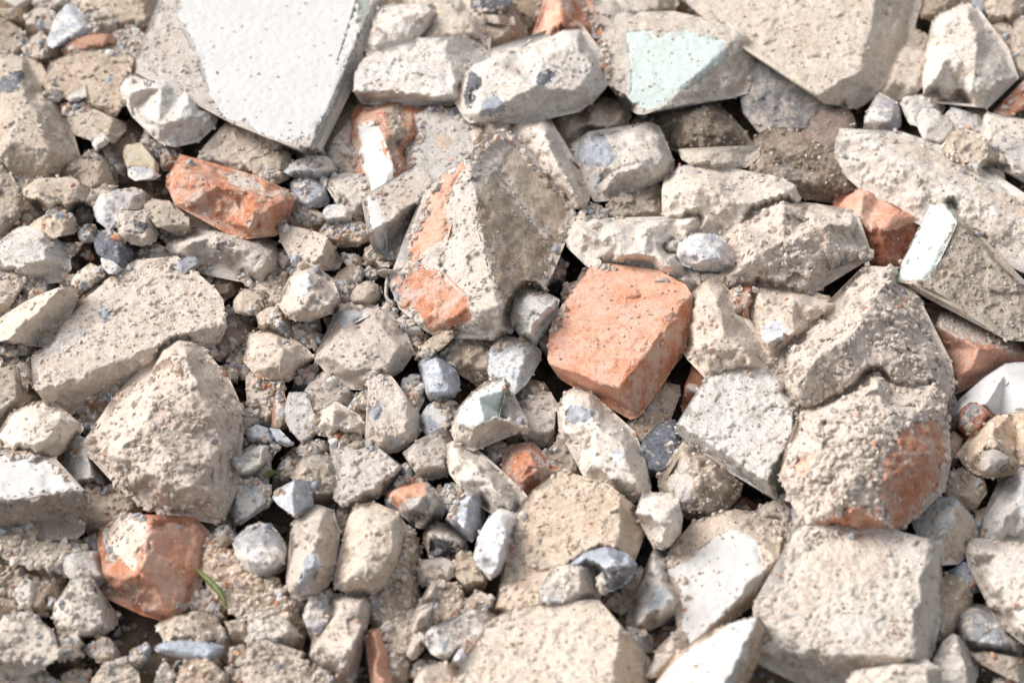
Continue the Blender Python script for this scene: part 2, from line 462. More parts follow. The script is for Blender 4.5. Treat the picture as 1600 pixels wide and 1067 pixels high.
ICO_V = np.array([(0, -.526, .851), (0, .526, .851), (0, -.526, -.851), (0, .526, -.851), (.851, 0, .526), (.851, 0, -.526), (-.851, 0, .526), (-.851, 0, -.526), (.526, .851, 0), (-.526, .851, 0), (.526, -.851, 0), (-.526, -.851, 0)])
ICO_F = [(0, 4, 1), (0, 1, 6), (1, 4, 8), (1, 8, 9), (1, 9, 6), (6, 9, 7), (6, 7, 11), (6, 11, 0), (0, 11, 10), (0, 10, 4), (4, 10, 5), (4, 5, 8), (8, 5, 3), (8, 3, 9), (9, 3, 7), (7, 3, 2), (7, 2, 11), (11, 2, 10), (10, 2, 5), (5, 2, 3)]
def ico2():
    V = [tuple(v) for v in ICO_V]; F = []; mid = {}
    def m(a, b):
        k = (min(a, b), max(a, b))
        if k not in mid:
            p = (np.array(V[a]) + np.array(V[b])) / 2; V.append(tuple(p / np.linalg.norm(p))); mid[k] = len(V) - 1
        return mid[k]
    for a, b, c in ICO_F:
        x, y, z = m(a, b), m(b, c), m(c, a); F += [(a, x, z), (b, y, x), (c, z, y), (x, y, z)]
    return np.array(V), F
ICO2_V, ICO2_F = ico2()

def blob(rs, P, rad, fine=False):
    """a small angular crumb at world point P"""
    V0, F0 = (ICO2_V, ICO2_F) if fine else (ICO_V, ICO_F)
    A = rs.normal(size=(3, 3)); Q, _ = np.linalg.qr(A)
    V = V0 * (rs.uniform(.6, 1.4, (len(V0), 1)) if not fine else 1)
    if fine:                                   # chop with a few planes so it reads as a broken stone
        for _ in range(8):
            n = rs.normal(size=3); n /= np.linalg.norm(n); h = rs.uniform(.3, .75)
            ex = np.clip(V @ n - h, 0, None); V = V - ex[:, None] * n
        V = V * rs.uniform(.95, 1.05, (len(V), 1))
    return (V * rs.uniform(.6, 1.25, 3)) @ Q * rad + P, F0

STEP = 2.7
def jag(o, rf, seed):
    """broken edge: every run of the outline is kinked again and again at its middle"""
    rs = np.random.RandomState(seed + 7)
    size = min(o[:, :2].max(0) - o[:, :2].min(0))
    for _ in range(4):
        out = []
        for i in range(len(o)):
            a, b = o[i], o[(i + 1) % len(o)]; out.append(a)
            d = b - a; L = math.hypot(d[0], d[1])
            if L > 11:
                t = rs.uniform(.35, .65); w = rs.normal() * rf * L ** .85
                cap = min(4 + .035 * size, .11 * size); w = max(-cap, min(cap, w))
                m = a + d * t; m[0] += -d[1] / L * w; m[1] += d[0] / L * w
                out.append(m)
        o = np.array(out)
    return o

def edge_loop(o, step, seed, amp, rf=.12):
    """outline resampled and broken up with small deterministic nicks"""
    out = []
    o = jag(o, rf, seed)
    n = len(o)
    for i in range(n):
        a, b = o[i], o[(i + 1) % n]; L = math.hypot(*(b - a)[:2]); k = max(1, int(round(L / step)))
        for t in range(k): out.append(a + (b - a) * t / k)
    L = np.array(out)
    q = np.stack([L[:, 0], L[:, 1], L[:, 0] * 0 + seed], 1)
    L[:, 0] += amp * (1.3 * vnoise(q / 47, 15) + 1.4 * vnoise(q / 19, 11) + 1.0 * vnoise(q / 7, 12))
    L[:, 1] += amp * (1.3 * vnoise(q / 47, 16) + 1.4 * vnoise(q / 19, 13) + 1.0 * vnoise(q / 7, 14))
    return L

def dense(o2, step, seed):
    """points and triangles filling an outline loop"""
    lo, hi = o2[:, :2].min(0), o2[:, :2].max(0)
    gu, gv = np.meshgrid(np.arange(lo[0], hi[0] + step, step), np.arange(lo[1], hi[1] + step, step * .87))
    gu = gu + (np.arange(gu.shape[0]) % 2 * step / 2)[:, None]
    rs = np.random.RandomState(seed)
    u = gu.ravel() + rs.uniform(-.28, .28, gu.size) * step; v = gv.ravel() + rs.uniform(-.28, .28, gu.size) * step
    m = inside(o2, u, v); u, v = u[m], v[m]
    # only points well inside
    keep = np.ones(len(u), bool)
    nb = len(o2)
    for i in range(0, nb, 256):
        bx = o2[i:i + 256]
        dd = (u[:, None] - bx[None, :, 0]) ** 2 + (v[:, None] - bx[None, :, 1]) ** 2
        keep &= dd.min(1) > (.62 * step) ** 2
    u, v = u[keep], v[keep]
    P = [Vector((float(a), float(b))) for a, b in o2[:, :2]] + [Vector((float(a), float(b))) for a, b in zip(u, v)]
    vs, es, fs, ov, _, _ = delaunay_2d_cdt(P, [], [list(range(nb))], 1, 1e-5, True)
    V = np.array([tuple(q) for q in vs])
    loop = {}
    for i, ids in enumerate(ov):
        for k in ids:
            if k < nb: loop[k] = i
    lp = [loop[k] for k in range(nb) if k in loop]
    lp2 = [a for i, a in enumerate(lp) if a != lp[i - 1]]
    return V, [tuple(f) for f in fs], lp2

def solve(rocks):
    """settle the stones on each other: each comes to rest on those already lying"""
    for r in rocks: prepare(r)
    rocks.sort(key=lambda r: r['layer'] * 10000 + r['hi'][1])
    G = 4.0; U0, V0_ = -200, -200
    nu, nv = int(2000 / G), int(1500 / G)
    zb = np.full((nv, nu), -1e9); solve.face = np.zeros((nv, nu), bool)      # broad faces, where chips do not lodge
    for r in rocks:
        i0, i1 = max(0, int((r['lo'][0] - U0) / G) - 5), min(nu, int((r['hi'][0] - U0) / G) + 7)
        j0, j1 = max(0, int((r['lo'][1] - V0_) / G) - 5), min(nv, int((r['hi'][1] - V0_) / G) + 7)
        uu, vv = np.meshgrid(U0 + np.arange(i0, i1) * G, V0_ + np.arange(j0, j1) * G)
        m = inside(r['o'], uu.ravel(), vv.ravel())
        d = base_d(r, uu.ravel(), vv.ravel())
        zz = zb[j0:j1, i0:i1].ravel()
        con = m & (zz > -1e8)
        lo = -42 + 12 * r['layer'] + (r['idx'] * 37 % 11 - 5) * 2.0
        need = np.percentile((zz - d + 5)[con], 90) if con.sum() > 2 else -99
        r['z'] = float(np.clip(need, lo, lo + (80 if r['layer'] < 7 else 150))) if r['h'] is None else r['h']
        dz = d + r['z']
        zn = np.where(m, np.maximum(dz, -1e8), zz)
        zb[j0:j1, i0:i1] = zn.reshape(j1 - j0, i1 - i0)
        fc = (dist_to(r['o'], uu.ravel(), vv.ravel()) > 9) & (r['size'] > 60)
        solve.face[j0:j1, i0:i1] = np.where(m, fc, solve.face[j0:j1, i0:i1].ravel()).reshape(j1 - j0, i1 - i0)
        r['cells'] = (i0, i1, j0, j1, m.reshape(j1 - j0, i1 - i0), dz.reshape(j1 - j0, i1 - i0))
    # what lies on top limits what is below (back to front)
    lim = np.full((nv, nu), 1e9)
    for r in reversed(rocks):
        i0, i1, j0, j1, m, dz = r['cells']
        r['lim'] = lim[j0:j1, i0:i1].copy()
        md = m.copy(); dd = np.where(m, dz, 1e9)
        for sh, ax in ((1, 0), (-1, 0), (1, 1), (-1, 1)):
            ms = np.roll(m, sh, ax); ds = np.roll(np.where(m, dz, 1e9), sh, ax)
            dd = np.minimum(dd, np.where(ms, ds, 1e9)); md |= ms
        for _ in range(2):
            for sh, ax in ((1, 0), (-1, 0), (1, 1), (-1, 1)):
                dd = np.minimum(dd, np.roll(dd, sh, ax) + 4.5 * G)
        md = dd < 1e8
        L = lim[j0:j1, i0:i1]
        lim[j0:j1, i0:i1] = np.where(md, np.minimum(L, dd), L)
    def limit(r, u, v):
        i0, i1, j0, j1, m, dz = r['cells']
        x = np.clip((u - U0) / G - i0, 0, i1 - i0 - 1.001); y = np.clip((v - V0_) / G - j0, 0, j1 - j0 - 1.001)
        i, j = x.astype(int), y.astype(int); fx, fy = x - i, y - j
        A = np.minimum(r['lim'], 400.0); i2 = np.minimum(i + 1, i1 - i0 - 1); j2 = np.minimum(j + 1, j1 - j0 - 1)
        return A[j, i] * (1 - fx) * (1 - fy) + A[j, i2] * fx * (1 - fy) + A[j2, i] * (1 - fx) * fy + A[j2, i2] * fx * fy
    return zb, (G, U0, V0_), limit

def surf_d(r, u, v, limit):
    """finished front surface (without a patch's own lift)"""
    d = base_d(r, u, v) + r['z']
    P = to_world(u, v, d)
    rel = relief(P, r['mat'], r['idx'] % 97, r['size'], r['rg'])
    e = dist_to(r['o'], u, v)
    rel = rel * np.clip(.35 + e / 14, 0, 1)
    return d, rel, e

def build_rock(r, limit):
    rs = np.random.RandomState(r['idx'] + 100)
    seed = r['idx']
    amp = {'P': 1.0, 'N': 1.0, 'I': 1.0, 'T': .7, 'Y': .7, 'F': .9, 'X': 1.1, 'A': 1.6, 'Q': 1.5, 'K': 1.6}.get(r['mat'], 3.4) * min(1, .35 + r['size'] / 110)
    loop = edge_loop(r['o'], STEP, seed, amp, {'K': .10, 'I': .05, 'P': .06, 'N': .05, 'T': .04, 'F': .07, 'X': .07, 'Y': .05, 'A': .09, 'Q': .08}.get(r['mat'], .30) * (.5 if r['rnd'] else 1))
    UV, F, lp = dense(loop, STEP, seed)
    u, v = UV[:, 0], UV[:, 1]
    d, rel, e = surf_d(r, u, v, limit)
    k = np.ones(len(u)); sub = np.zeros(len(u))
    for name, mt, poly in r['P']:
        ins = inside(poly, u, v); q = np.clip(dist_to(poly, u, v) / 9, 0, 1)[ins]
        kp = .12 if mt in 'PIN' else .35
        k[ins] = 1 - (1 - kp) * q; sub[ins] = 1.6 * q
    d = d + rel * k - sub
    L = limit(r, u, v)
    d = np.minimum(d, np.maximum(L - 7, -140))
    V = to_world(u, v, d)
    n0 = len(V)
    crumb = np.zeros(n0)
    # body behind the visible face: rings that narrow away from the camera
    c = loop[:, :2].mean(0)
    ring = np.array(lp)
    prev = ring; Vs = [V]; Fs = list(F); cnt = n0
    d_edge = d[ring]; T = r['T']; dmin = d_edge.min()
    for f, s in ((.25, 1.0), (.6, .9), (1.0, .68)):
        ru = c[0] + (u[ring] - c[0]) * s; rv = c[1] + (v[ring] - c[1]) * s
        rd = d_edge * (1 - f) + (dmin - T) * f
        W = to_world(ru, rv, rd); nz = vnoise(W * 1600 / 14, seed)
        W = to_world(c[0] + (u[ring] - c[0]) * (s + .02 * nz), c[1] + (v[ring] - c[1]) * (s + .02 * nz), rd + 3 * nz)
        idx = np.arange(cnt, cnt + len(ring)); cnt += len(ring); Vs.append(W); crumb = np.concatenate([crumb, np.zeros(len(ring))])
        for a in range(len(ring)):
            b = (a + 1) % len(ring); Fs.append((int(prev[b]), int(prev[a]), int(idx[a]), int(idx[b])))
        prev = idx
    W = Vs[-1].mean(0)[None]; Vs.append(W); crumb = np.concatenate([crumb, [0]]); ci = cnt; cnt += 1
    for a in range(len(ring)): Fs.append((int(prev[(a + 1) % len(ring)]), int(prev[a]), ci))
    # crumbs stuck to the face
    dens = SURF[r['mat']][4]
    n = int(r['area'] / 1000 * dens * 1.2 * r['cr'])
    if n:
        cand = rs.randint(0, n0, n * 3)
        cl = vnoise(V[cand] * 1600 / 30, seed + 5) + rs.uniform(-.5, .5, n * 3)
        ok = (cl > .08) & (e[cand] > 3) & (k[cand] > .5)
        ok |= (rs.uniform(size=n * 3) < .12) & (e[cand] > 1)
        cand = cand[ok][:n]
        rim = np.array(lp)[rs.randint(0, len(lp), int(len(lp) * min(.3, dens * .05)))]      # crumbs along the broken edge
        cand = np.concatenate([cand, rim])
        for i in cand:
            rad = (1.2 + 3.4 * rs.uniform() ** 2.6) * min(1, .45 + r['size'] / 110) / 1600 * (1.0 if r['cr'] <= 1 else 1.55)
            B, bf = blob(rs, V[i], rad)
            Vs.append(B); Fs += [tuple(cnt + x for x in q) for q in bf]; cnt += len(B)
            crumb = np.concatenate([crumb, np.full(len(B), rs.uniform(.03, 1))])
    Vall = np.concatenate(Vs)
    Fs = [q[::-1] for q in Fs[:len(F)]] + Fs[len(F):]
    ob, org = mesh_obj(r['n'], Vall, Fs, [MATS[r['mat']]], attr=crumb, smooth=[len(q) > 4 or crumb[q[0]] == 0 for q in Fs], origin=to_world([c[0]], [c[1]], [r['z'] - T * .5])[0])
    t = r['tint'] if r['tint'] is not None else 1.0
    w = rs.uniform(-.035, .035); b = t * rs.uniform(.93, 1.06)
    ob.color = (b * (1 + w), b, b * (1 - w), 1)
    ob['label'] = r['label']; ob['category'] = CATS.get(r['n'], r['n'].split('_')[-1])
    # layers and inclusions on the face
    for name, mt, poly in r['P']:
        p3 = np.concatenate([poly, np.zeros((len(poly), 1))], 1)
        pu, pv = p3[:, 0], p3[:, 1]
        if (pu * np.roll(pv, -1) - pv * np.roll(pu, -1)).sum() < 0: p3 = p3[::-1].copy()
        lo2 = edge_loop(p3, STEP, seed, 3.6 if mt not in 'PINV' else 1.7, .2 if mt not in 'PINV' else .09)
        UV2, F2, lp2 = dense(lo2, STEP, seed + 1)
        u2, v2 = UV2[:, 0], UV2[:, 1]
        d2, rel2, e2 = surf_d(r, u2, v2, limit)
        P2 = to_world(u2, v2, d2)
        own = relief(P2, mt, seed % 97 + 3, 80)
        pd = dist_to(lo2, u2, v2)
        edge = np.clip(pd / 5, 0, 1)
        kk = 1 - (.88 if mt in 'PIN' else .65) * np.clip(pd / 9, 0, 1)
        if mt in 'PINV': lift = -.3 + 1.6 * np.clip(pd / 5, 0, 1) + .9 * vnoise(P2 * 1600 / 8, seed + 2)
        elif mt in 'FXAQ': lift = -.4 + 3.0 * np.clip(pd / 6, 0, 1) + 1.2 * vnoise(P2 * 1600 / 9, seed + 2)
        elif mt in 'BKE': lift = -.6 + 4.6 * np.clip(pd / 6, 0, 1) + 2.0 * vnoise(P2 * 1600 / 12, seed + 2) + 1.2 * vnoise(P2 * 1600 / 5.5, seed + 3)
        else: lift = -1.3 + 3.4 * np.clip(pd / 10, 0, 1) + 1.7 * vnoise(P2 * 1600 / 12, seed + 2) + 1.0 * vnoise(P2 * 1600 / 5.5, seed + 3)
        inn = inside(r['o'], u2, v2)
        d2 = d2 + rel2 * kk + own * .45 * edge + lift - np.where(inn, 0, 4)
        d2 = np.minimum(d2, np.maximum(limit(r, u2, v2) - 5, -140))
        ok = inn | (e2 < 2.5)
        V2 = to_world(u2, v2, d2); n2 = len(V2)
        rg = [i for i in lp2]
        V3 = to_world(u2[rg], v2[rg], d2[rg] - 5)
        F3 = [q[::-1] for q in F2 if all(ok[x] for x in q)]
        for a in range(len(rg)):
            b_ = (a + 1) % len(rg)
            if ok[rg[a]] and ok[rg[b_]]: F3.append((rg[b_], rg[a], n2 + a, n2 + b_))
        VV = [V2, V3]; cr = np.zeros(n2 + len(rg)); cnt = n2 + len(rg)
        A2 = abs((p3[:, 0] * np.roll(p3[:, 1], -1) - p3[:, 1] * np.roll(p3[:, 0], -1)).sum()) / 2
        cru = 'crust' in name
        for i in rs.randint(0, n2, int(A2 / 1000 * SURF[mt][4] * (4 if cru else 1))):
            if not ok[i] or edge[i] < 1: continue
            B, bf = blob(rs, V2[i], (.9 + 2.0 * rs.uniform() ** 3) * (1.7 if cru else 1) / 1600)
            VV.append(B); F3 += [tuple(cnt + x for x in q) for q in bf]; cnt += len(B); cr = np.concatenate([cr, np.full(len(B), rs.uniform(.03, 1))])
        if not F3: continue
        po, _ = mesh_obj(name, np.concatenate(VV), F3, [MATS[mt]], parent=ob, origin=org, attr=cr)
        b2 = rs.uniform(.95, 1.05); po.color = (b2, b2, b2, 1)
    return ob

def build_ground(zb, grid):
    G, U0, V0_ = grid
    us = np.concatenate([np.arange(-900, -60, 40), np.arange(-60, 1661, 7), np.arange(1700, 2500, 40)])
    vs = np.concatenate([np.arange(-700, -60, 40), np.arange(-60, 1130, 7), np.arange(1160, 1700, 40)])
    uu, vv = np.meshgrid(us, vs); u, v = uu.ravel(), vv.ravel()
    d = ground_d(u, v)
    q = to_world(u, v, d) * 1600
    d = d + 4 * vnoise(q / 18, 7) + 2.5 * vnoise(q / 8, 8)
    # keep the soil under the stones that lie in front of it
    V = to_world(u, v, d)
    nu, nv = len(us), len(vs)
    F = [(j * nu + i, (j + 1) * nu + i, (j + 1) * nu + i + 1, j * nu + i + 1) for j in range(nv - 1) for i in range(nu - 1)]
    ob, _ = mesh_obj('ground', V, F, [MATS['L']], attr=np.zeros(len(V)))
    ob['kind'] = 'structure'

def build_grit(zb, grid):
    G, U0, V0_ = grid
    rs = np.random.RandomState(4)
    mats = ['M', 'S', 'O', 'G', 'W', 'F', 'A', 'Q', 'B', 'K']
    wts = np.array([.25, .15, .10, .10, .10, .10, .09, .06, .022, .015]); wts /= wts.sum()
    Vs, Fs, mi, cr = [], [], [], []; cnt = 0
    N = 18000
    u = rs.uniform(-480, 2080, N * 3); v = rs.uniform(-380, 1420, N * 3)
    i = ((u - U0) / G).astype(int); j = ((v - V0_) / G).astype(int)
    out_ = (i < 0) | (j < 0) | (i >= zb.shape[1]) | (j >= zb.shape[0])
    z = np.where(out_, -1e9, zb[np.clip(j, 0, zb.shape[0] - 1), np.clip(i, 0, zb.shape[1] - 1)])
    free = (z < -1e8) | (rs.uniform(size=N * 3) < .05) & (z < -1e8)
    u, v = u[free][:N], v[free][:N]
    d = ground_d(u, v)
    P = to_world(u, v, d)
    for k in range(len(u)):
        rad = 2.2 + 9.5 * rs.uniform() ** 2.6
        if not (-70 < u[k] < 1670 and -70 < v[k] < 1140): rad *= 2.3
        off = rs.uniform(-.2, .5) * rad + rs.uniform(0, 12) * (rad > 5)
        B, bf = blob(rs, to_world([u[k]], [v[k]], [d[k] + off])[0], rad / 1600, rad > 4)
        Vs.append(B); Fs += [tuple(cnt + x for x in q) for q in bf]; cnt += len(B)
        m = rs.choice(len(mats), p=wts); mi += [m] * len(bf); cr.append(np.zeros(len(B)))
    # chips and crumbs lodged in the crevices and sprinkled over the stones
    hi = zb.copy()
    for _ in range(4):
        for sh, ax in ((1, 0), (-1, 0), (1, 1), (-1, 1)): hi = np.maximum(hi, np.roll(hi, sh, ax))
    n2 = 220000
    u = rs.uniform(-60, 1660, n2); v = rs.uniform(-60, 1130, n2)
    x = (u - U0) / G; y = (v - V0_) / G; i = x.astype(int); j = y.astype(int)
    z4 = np.minimum(np.minimum(zb[j, i], zb[j + 1, i]), np.minimum(zb[j, i + 1], zb[j + 1, i + 1]))
    z4x = np.maximum(np.maximum(zb[j, i], zb[j + 1, i]), np.maximum(zb[j, i + 1], zb[j + 1, i + 1]))
    zz = np.where(zb < -1e8, ground_d(*[q.ravel() for q in np.meshgrid(U0 + np.arange(zb.shape[1]) * G, V0_ + np.arange(zb.shape[0]) * G)]).reshape(zb.shape), zb)
    A = to_world(u, v, zz[j, i]); tu = to_world(u + G, v, zz[j, i + 1]) - A; tv = to_world(u, v + G, zz[j + 1, i]) - A
    nn = np.cross(tv, tu); up = np.abs(nn[:, 2]) / (np.linalg.norm(nn, axis=1) + 1e-12)       # only where a crumb would stay
    z4x = np.where(up > .72, z4x, z4 + 99)
    clean = (u > 270) & (u < 560) & (v < 222)
    crev = (z4 > -1e8) & (z4x - z4 < 9) & ~clean & (hi[j, i] - z4 > 17) & (hi[j, i] < 1e8); spr = (z4 > -1e8) & ~crev & ~clean & (z4x - z4 < 5)
    crev &= ~solve.face[j, i]; crev &= (u < 950) | (rs.uniform(size=n2) < .15); ci = np.where(crev)[0][:15000]; si = np.where(spr)[0][:2600]
    for k in np.concatenate([ci, si]):
        big = crev[k]
        rad = (1.4 + 9.0 * rs.uniform() ** 2.3) if big else (.8 + 1.9 * rs.uniform() ** 2.5)
        B, bf = blob(rs, to_world([u[k]], [v[k]], [z4[k] + (rad * .2 if big else 2)])[0], rad / 1600, rad > 4)
        Vs.append(B); Fs += [tuple(cnt + q for q in f) for f in bf]; cnt += len(B)
        m = rs.choice(len(mats), p=wts) if big or rs.uniform() < .1 else rs.choice(5, p=wts[:5] / wts[:5].sum()); mi += [m] * len(bf); cr.append(np.zeros(len(B)))
    ob, _ = mesh_obj('loose_grit', np.concatenate(Vs), Fs, [MATS[m] for m in mats], attr=np.concatenate(cr), midx=mi, smooth=False)
    ob['kind'] = 'stuff'
    ob['label'] = 'loose grit, sand crumbs and tiny chips filling the gaps between the rubble'; ob['category'] = 'grit'
# ---- tile, layer, material, crest height, label, outline (photo reading), options
# --- top left corner
R('a1',2,'S',40,'broad tan mortar lump in the top edge left of the white plaster slab','390,-60 960,-60 930,10 900,80 850,180 770,165 650,120 560,50 480,40 400,10')
R('a1',3,'S',58,'largest tan block at the left edge, a dark flint set in its top','-60,320 0,305 60,305 130,320 170,400 200,500 300,560 330,640 380,760 430,860 400,930 300,985 200,980 120,1025 60,980 0,930 -60,925',
  I='0,520,40 90,430,38 180,560,62 230,700,66 290,840,60 60,800,62 110,650,66',P=[('embedded_flint','X','-30,480 10,430 60,390 110,390 150,440 130,495 60,515 0,528 -30,528')])
R('a1',3,'S',46,'tan mortar lump with small pebbles stuck in it, right of the big tan block','270,480 350,350 460,300 540,290 640,275 700,310 700,440 690,560 640,620 560,640 480,610 430,560 340,560',P=[('embedded_pebble','F','590,440 620,420 640,460 610,475')])
R('a1',3,'A',34,'pointed pale blue-grey stone in the top left corner','270,240 285,160 330,80 390,20 430,50 490,110 460,180 380,240 300,265')
R('a1',2,'C',30,'smooth cream wedge right of the pointed blue-grey stone','480,200 480,60 550,50 600,90 650,160 610,195')
R('a1',3,'T',16,'curved brownish tile shard under the pointed blue-grey stone','340,285 430,215 540,195 625,200 635,240 560,255 460,280 380,320',tint=.85)
R('a1',2,'M',34,'knobbly pale lump left of the curved brownish tile shard','125,270 170,200 230,185 260,250 330,280 350,320 280,355 190,345')
R('a1',2,'W',20,'small pale stone beside the left corner of the white plaster slab','680,165 740,145 820,200 800,240 740,225')
R('a1',2,'M',26,'dusty lump wedged under the left corner of the white plaster slab','640,180 700,190 770,250 800,300 770,390 710,400 700,310 660,270')
R('a1',3,'K',14,'flat pale pink chip between the big tan block and the pebbly lump','190,410 230,370 350,350 330,390 260,480 210,470',tint=1.1)
R('a1',4,'W',16,'tiny pale pebble resting in front of the pebbly tan lump','250,510 310,495 345,530 320,560 270,560')
R('a1',4,'W',14,'tiny whitish crumb pair below the flat pale pink chip','350,530 420,500 470,480 490,540 440,560 390,560')
R('a1',4,'W',44,'pale cratered mortar block just below the left corner of the white plaster slab','675,490 710,440 800,430 960,415 1010,480 1140,560 1200,620 1190,690 1100,750 1040,780 960,820 900,790 820,690 740,610 690,530',
  I='730,520,40 900,480,50 1030,540,42 960,580,34 1010,660,44 880,690,40 1090,650,36',P=[('embedded_flint','X','770,460 820,460 890,480 850,492 800,485')])
R('a1',3,'M',40,'rounded dusty lump under the bottom edge of the white plaster slab','1090,890 1180,830 1240,750 1290,670 1400,680 1500,720 1600,790 1620,840 1560,880 1500,870 1423,960 1350,930 1230,930',P=[('embedded_pebble','F','1090,770 1130,760 1150,800 1110,810')] if False else ())
R('a1',2,'Q',24,'dark grey stone in the gap below the pale cratered block','790,810 810,700 870,770 930,830 900,890 830,900')
R('a1',3,'R',20,'reddish brown round pebble left of the orange brick fragment','890,880 910,830 970,820 1010,850 1000,900 940,945 900,935',rnd=True)
R('a1',3,'Y',30,'cream and yellow split pebble at the dark gap under the cratered block','690,860 700,815 780,800 790,860 880,920 880,950 790,945 710,925')
R('a1',4,'A',18,'pale blue stone under the cream and yellow split pebble','710,935 770,930 840,945 890,975 860,1000 760,1000 720,975')
R('a1',3,'S',36,'small ochre mortar lump below the big tan block','360,960 390,920 460,905 470,860 530,850 560,900 630,1010 590,1040 480,1045 420,1010')
R('a1',2,'O',18,'dark brown splinter standing in the gap beside the ochre lump','470,830 520,830 600,900 650,1000 610,1030 560,920')
R('a1',3,'S',26,'narrow tan slab slanting below the pebbly lump','340,600 400,560 480,600 600,660 690,730 650,785 580,740 470,740 400,700')
R('a1',4,'W',18,'small cream cube at the end of the narrow tan slab','510,790 570,720 610,770 590,810 530,815')
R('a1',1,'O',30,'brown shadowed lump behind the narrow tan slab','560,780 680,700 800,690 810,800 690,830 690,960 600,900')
R('a1',2,'Y',16,'yellowish flat shard at the very top left corner','-50,60 0,55 60,50 90,70 70,95 0,105 -50,105')
R('a1',2,'O',36,'dull brown lump at the left edge below the yellowish flat shard','-60,110 0,110 80,150 130,200 120,290 60,300 0,300 -60,300')
R('a1',2,'M',30,'dusty lump at the top edge left of the pointed blue-grey stone','150,90 200,50 280,60 320,90 280,170 230,180 160,170')
R('a1',2,'G',22,'grey stone in the top edge above the yellowish flat shard','50,-50 170,-50 160,20 90,40 50,10')
R('a1',1,'M',26,'dusty lump in the top edge above the pointed blue-grey stone','180,-50 400,-50 390,15 330,60 280,50 210,30')
R('a2',3,'O',44,'brown stone cut by the left edge below the big tan block','-60,40 0,50 30,70 70,140 120,220 100,300 50,380 0,410 -60,410',tint=1.25)
R('a2',3,'C',26,'flat pale beige stone below the ochre lump','130,175 200,110 320,105 420,130 490,180 440,250 370,280 280,245 180,215',tint=.85)
# --- left edge, gravel
R('a2',3,'W',16,'small chalky pebble left of the flat tan stone with scalloped edge','110,320 120,280 200,265 240,300 180,345 120,345')
R('a2',3,'T',10,'thin red-brown tile sliver at the left edge','10,385 160,345 200,330 180,385 60,405',tint=.9)
R('a2',4,'S',24,'flat tan stone with a scalloped lower edge near the left side','165,370 220,330 290,285 340,280 400,310 440,360 390,400 310,420 240,430 180,390',tint=1.08)
R('a2',3,'C',14,'pale little cube right of the scalloped tan stone','420,280 480,265 520,310 510,345 460,355 430,320')
R('a2',4,'W',36,'pale pinkish white stone at the left edge','-60,520 0,490 60,440 180,405 240,430 330,500 375,590 360,620 200,645 60,610 -60,580',tint=.97)
R('a2',3,'O',20,'little brown lump right of the pale pinkish stone','300,480 360,470 450,480 420,540 380,560 330,520')
R('a2',4,'A',40,'pale blue and white stone with a chalky left side, in the left gravel','515,250 560,190 650,170 780,165 840,220 800,265 700,280 620,300 600,380 550,330')
R('a2',3,'C',20,'smooth beige pebble above the pale blue and white stone','450,240 470,190 560,150 650,140 610,170 540,200 515,255')
R('a2',5,'M',36,'pale mortar stone with one dark grey spot','635,300 700,280 800,265 830,350 860,400 860,450 800,470 720,480 690,430 640,380',P=[('embedded_flint','X','725,360 760,322 830,350 810,395 755,395')])
R('a2',4,'S',40,'tan stone left of and below the orange brick fragment','810,265 850,225 950,225 1000,280 1050,330 1080,380 1020,420 950,390 890,360 830,330',tint=.9)
R('a2',3,'F',20,'slate blue chip between the spotted stone and the tan stone','860,370 900,365 970,420 940,450 880,430')
R('a2',4,'X',44,'dark flint nodule with a glassy face in the left gravel','530,460 560,400 620,390 690,440 735,530 720,580 690,610 620,570 550,520')
R('a2',5,'A',16,'pale flint flake leaning on the dark flint nodule','560,540 620,570 690,615 650,640 600,640 570,600')
R('a2',4,'Q',24,'round grey pebble left of the dark flint nodule','430,400 450,365 500,350 545,380 530,440 480,470 440,450',rnd=True)
R('a2',4,'S',22,'pale tan lump below the spotted mortar stone','740,540 790,490 880,460 930,530 980,570 880,570 800,560')
R('a2',3,'E',10,'small red brick chip left of the dark flint nodule','455,500 480,480 530,550 510,570 470,540')
R('a2',4,'C',26,'tan lump right of the pale pinkish white stone','400,690 440,630 510,580 560,600 600,650 520,700 480,740 430,735')
R('a2',3,'A',18,'small pale blue stone above the pale wedge at the left','380,730 430,690 500,680 530,720 490,770 440,800 400,770')
R('a2',3,'F',26,'mottled dark and white flint under the pale pinkish stone','105,740 180,650 300,650 300,720 250,785 180,800')
R('a2',3,'B',12,'flat orange-pink brick chip below the pale pinkish stone','300,690 330,650 440,640 400,690 330,705')
R('a2',4,'M',30,'pale lump at the left edge under the pinkish white stone','-60,640 60,630 140,660 100,740 40,800 0,880 -60,890')
R('a2',3,'Q',24,'dark grey stone in the gap left of the pale wedge','0,890 60,780 130,760 150,830 90,890 20,905')
R('a2',5,'C',42,'pale wedge with a shaded right side at the left edge','-60,925 0,910 130,840 250,750 350,695 400,740 430,800 330,880 270,1000 220,1035 120,995 0,985 -60,985',I='340,720,48 260,800,52 190,880,50 130,985,40 60,920,34',tint=1.0,PL='340,720,50 170,880,54 60,900,34|345,720,50 170,885,54 350,860,0')
R('a3',4,'Y',16,'yellow-rimmed shell-like shard at the left edge','-60,100 0,97 130,103 200,105 225,125 200,185 100,190 0,190 -60,195',n='shell_shard')
R('a3',3,'M',34,'mortar lump under the yellow-rimmed shard','20,195 100,185 200,190 240,240 245,350 170,330 90,280')
R('a3',4,'S',46,'rounded brownish stone cut by the left edge, above the white-topped block','-60,215 30,230 90,280 112,400 70,460 20,590 -60,640',tint=.85)
R('F',3,'M',42,'tan lump hollowed underneath, lying below the orange brick fragment','262,380 290,368 330,362 365,360 400,368 430,382 437,400 428,425 415,442 388,432 365,415 340,410 320,428 305,415 275,400',I='290,385,34 330,375,44 380,385,48 415,400,44 400,425,30',tint=.95)
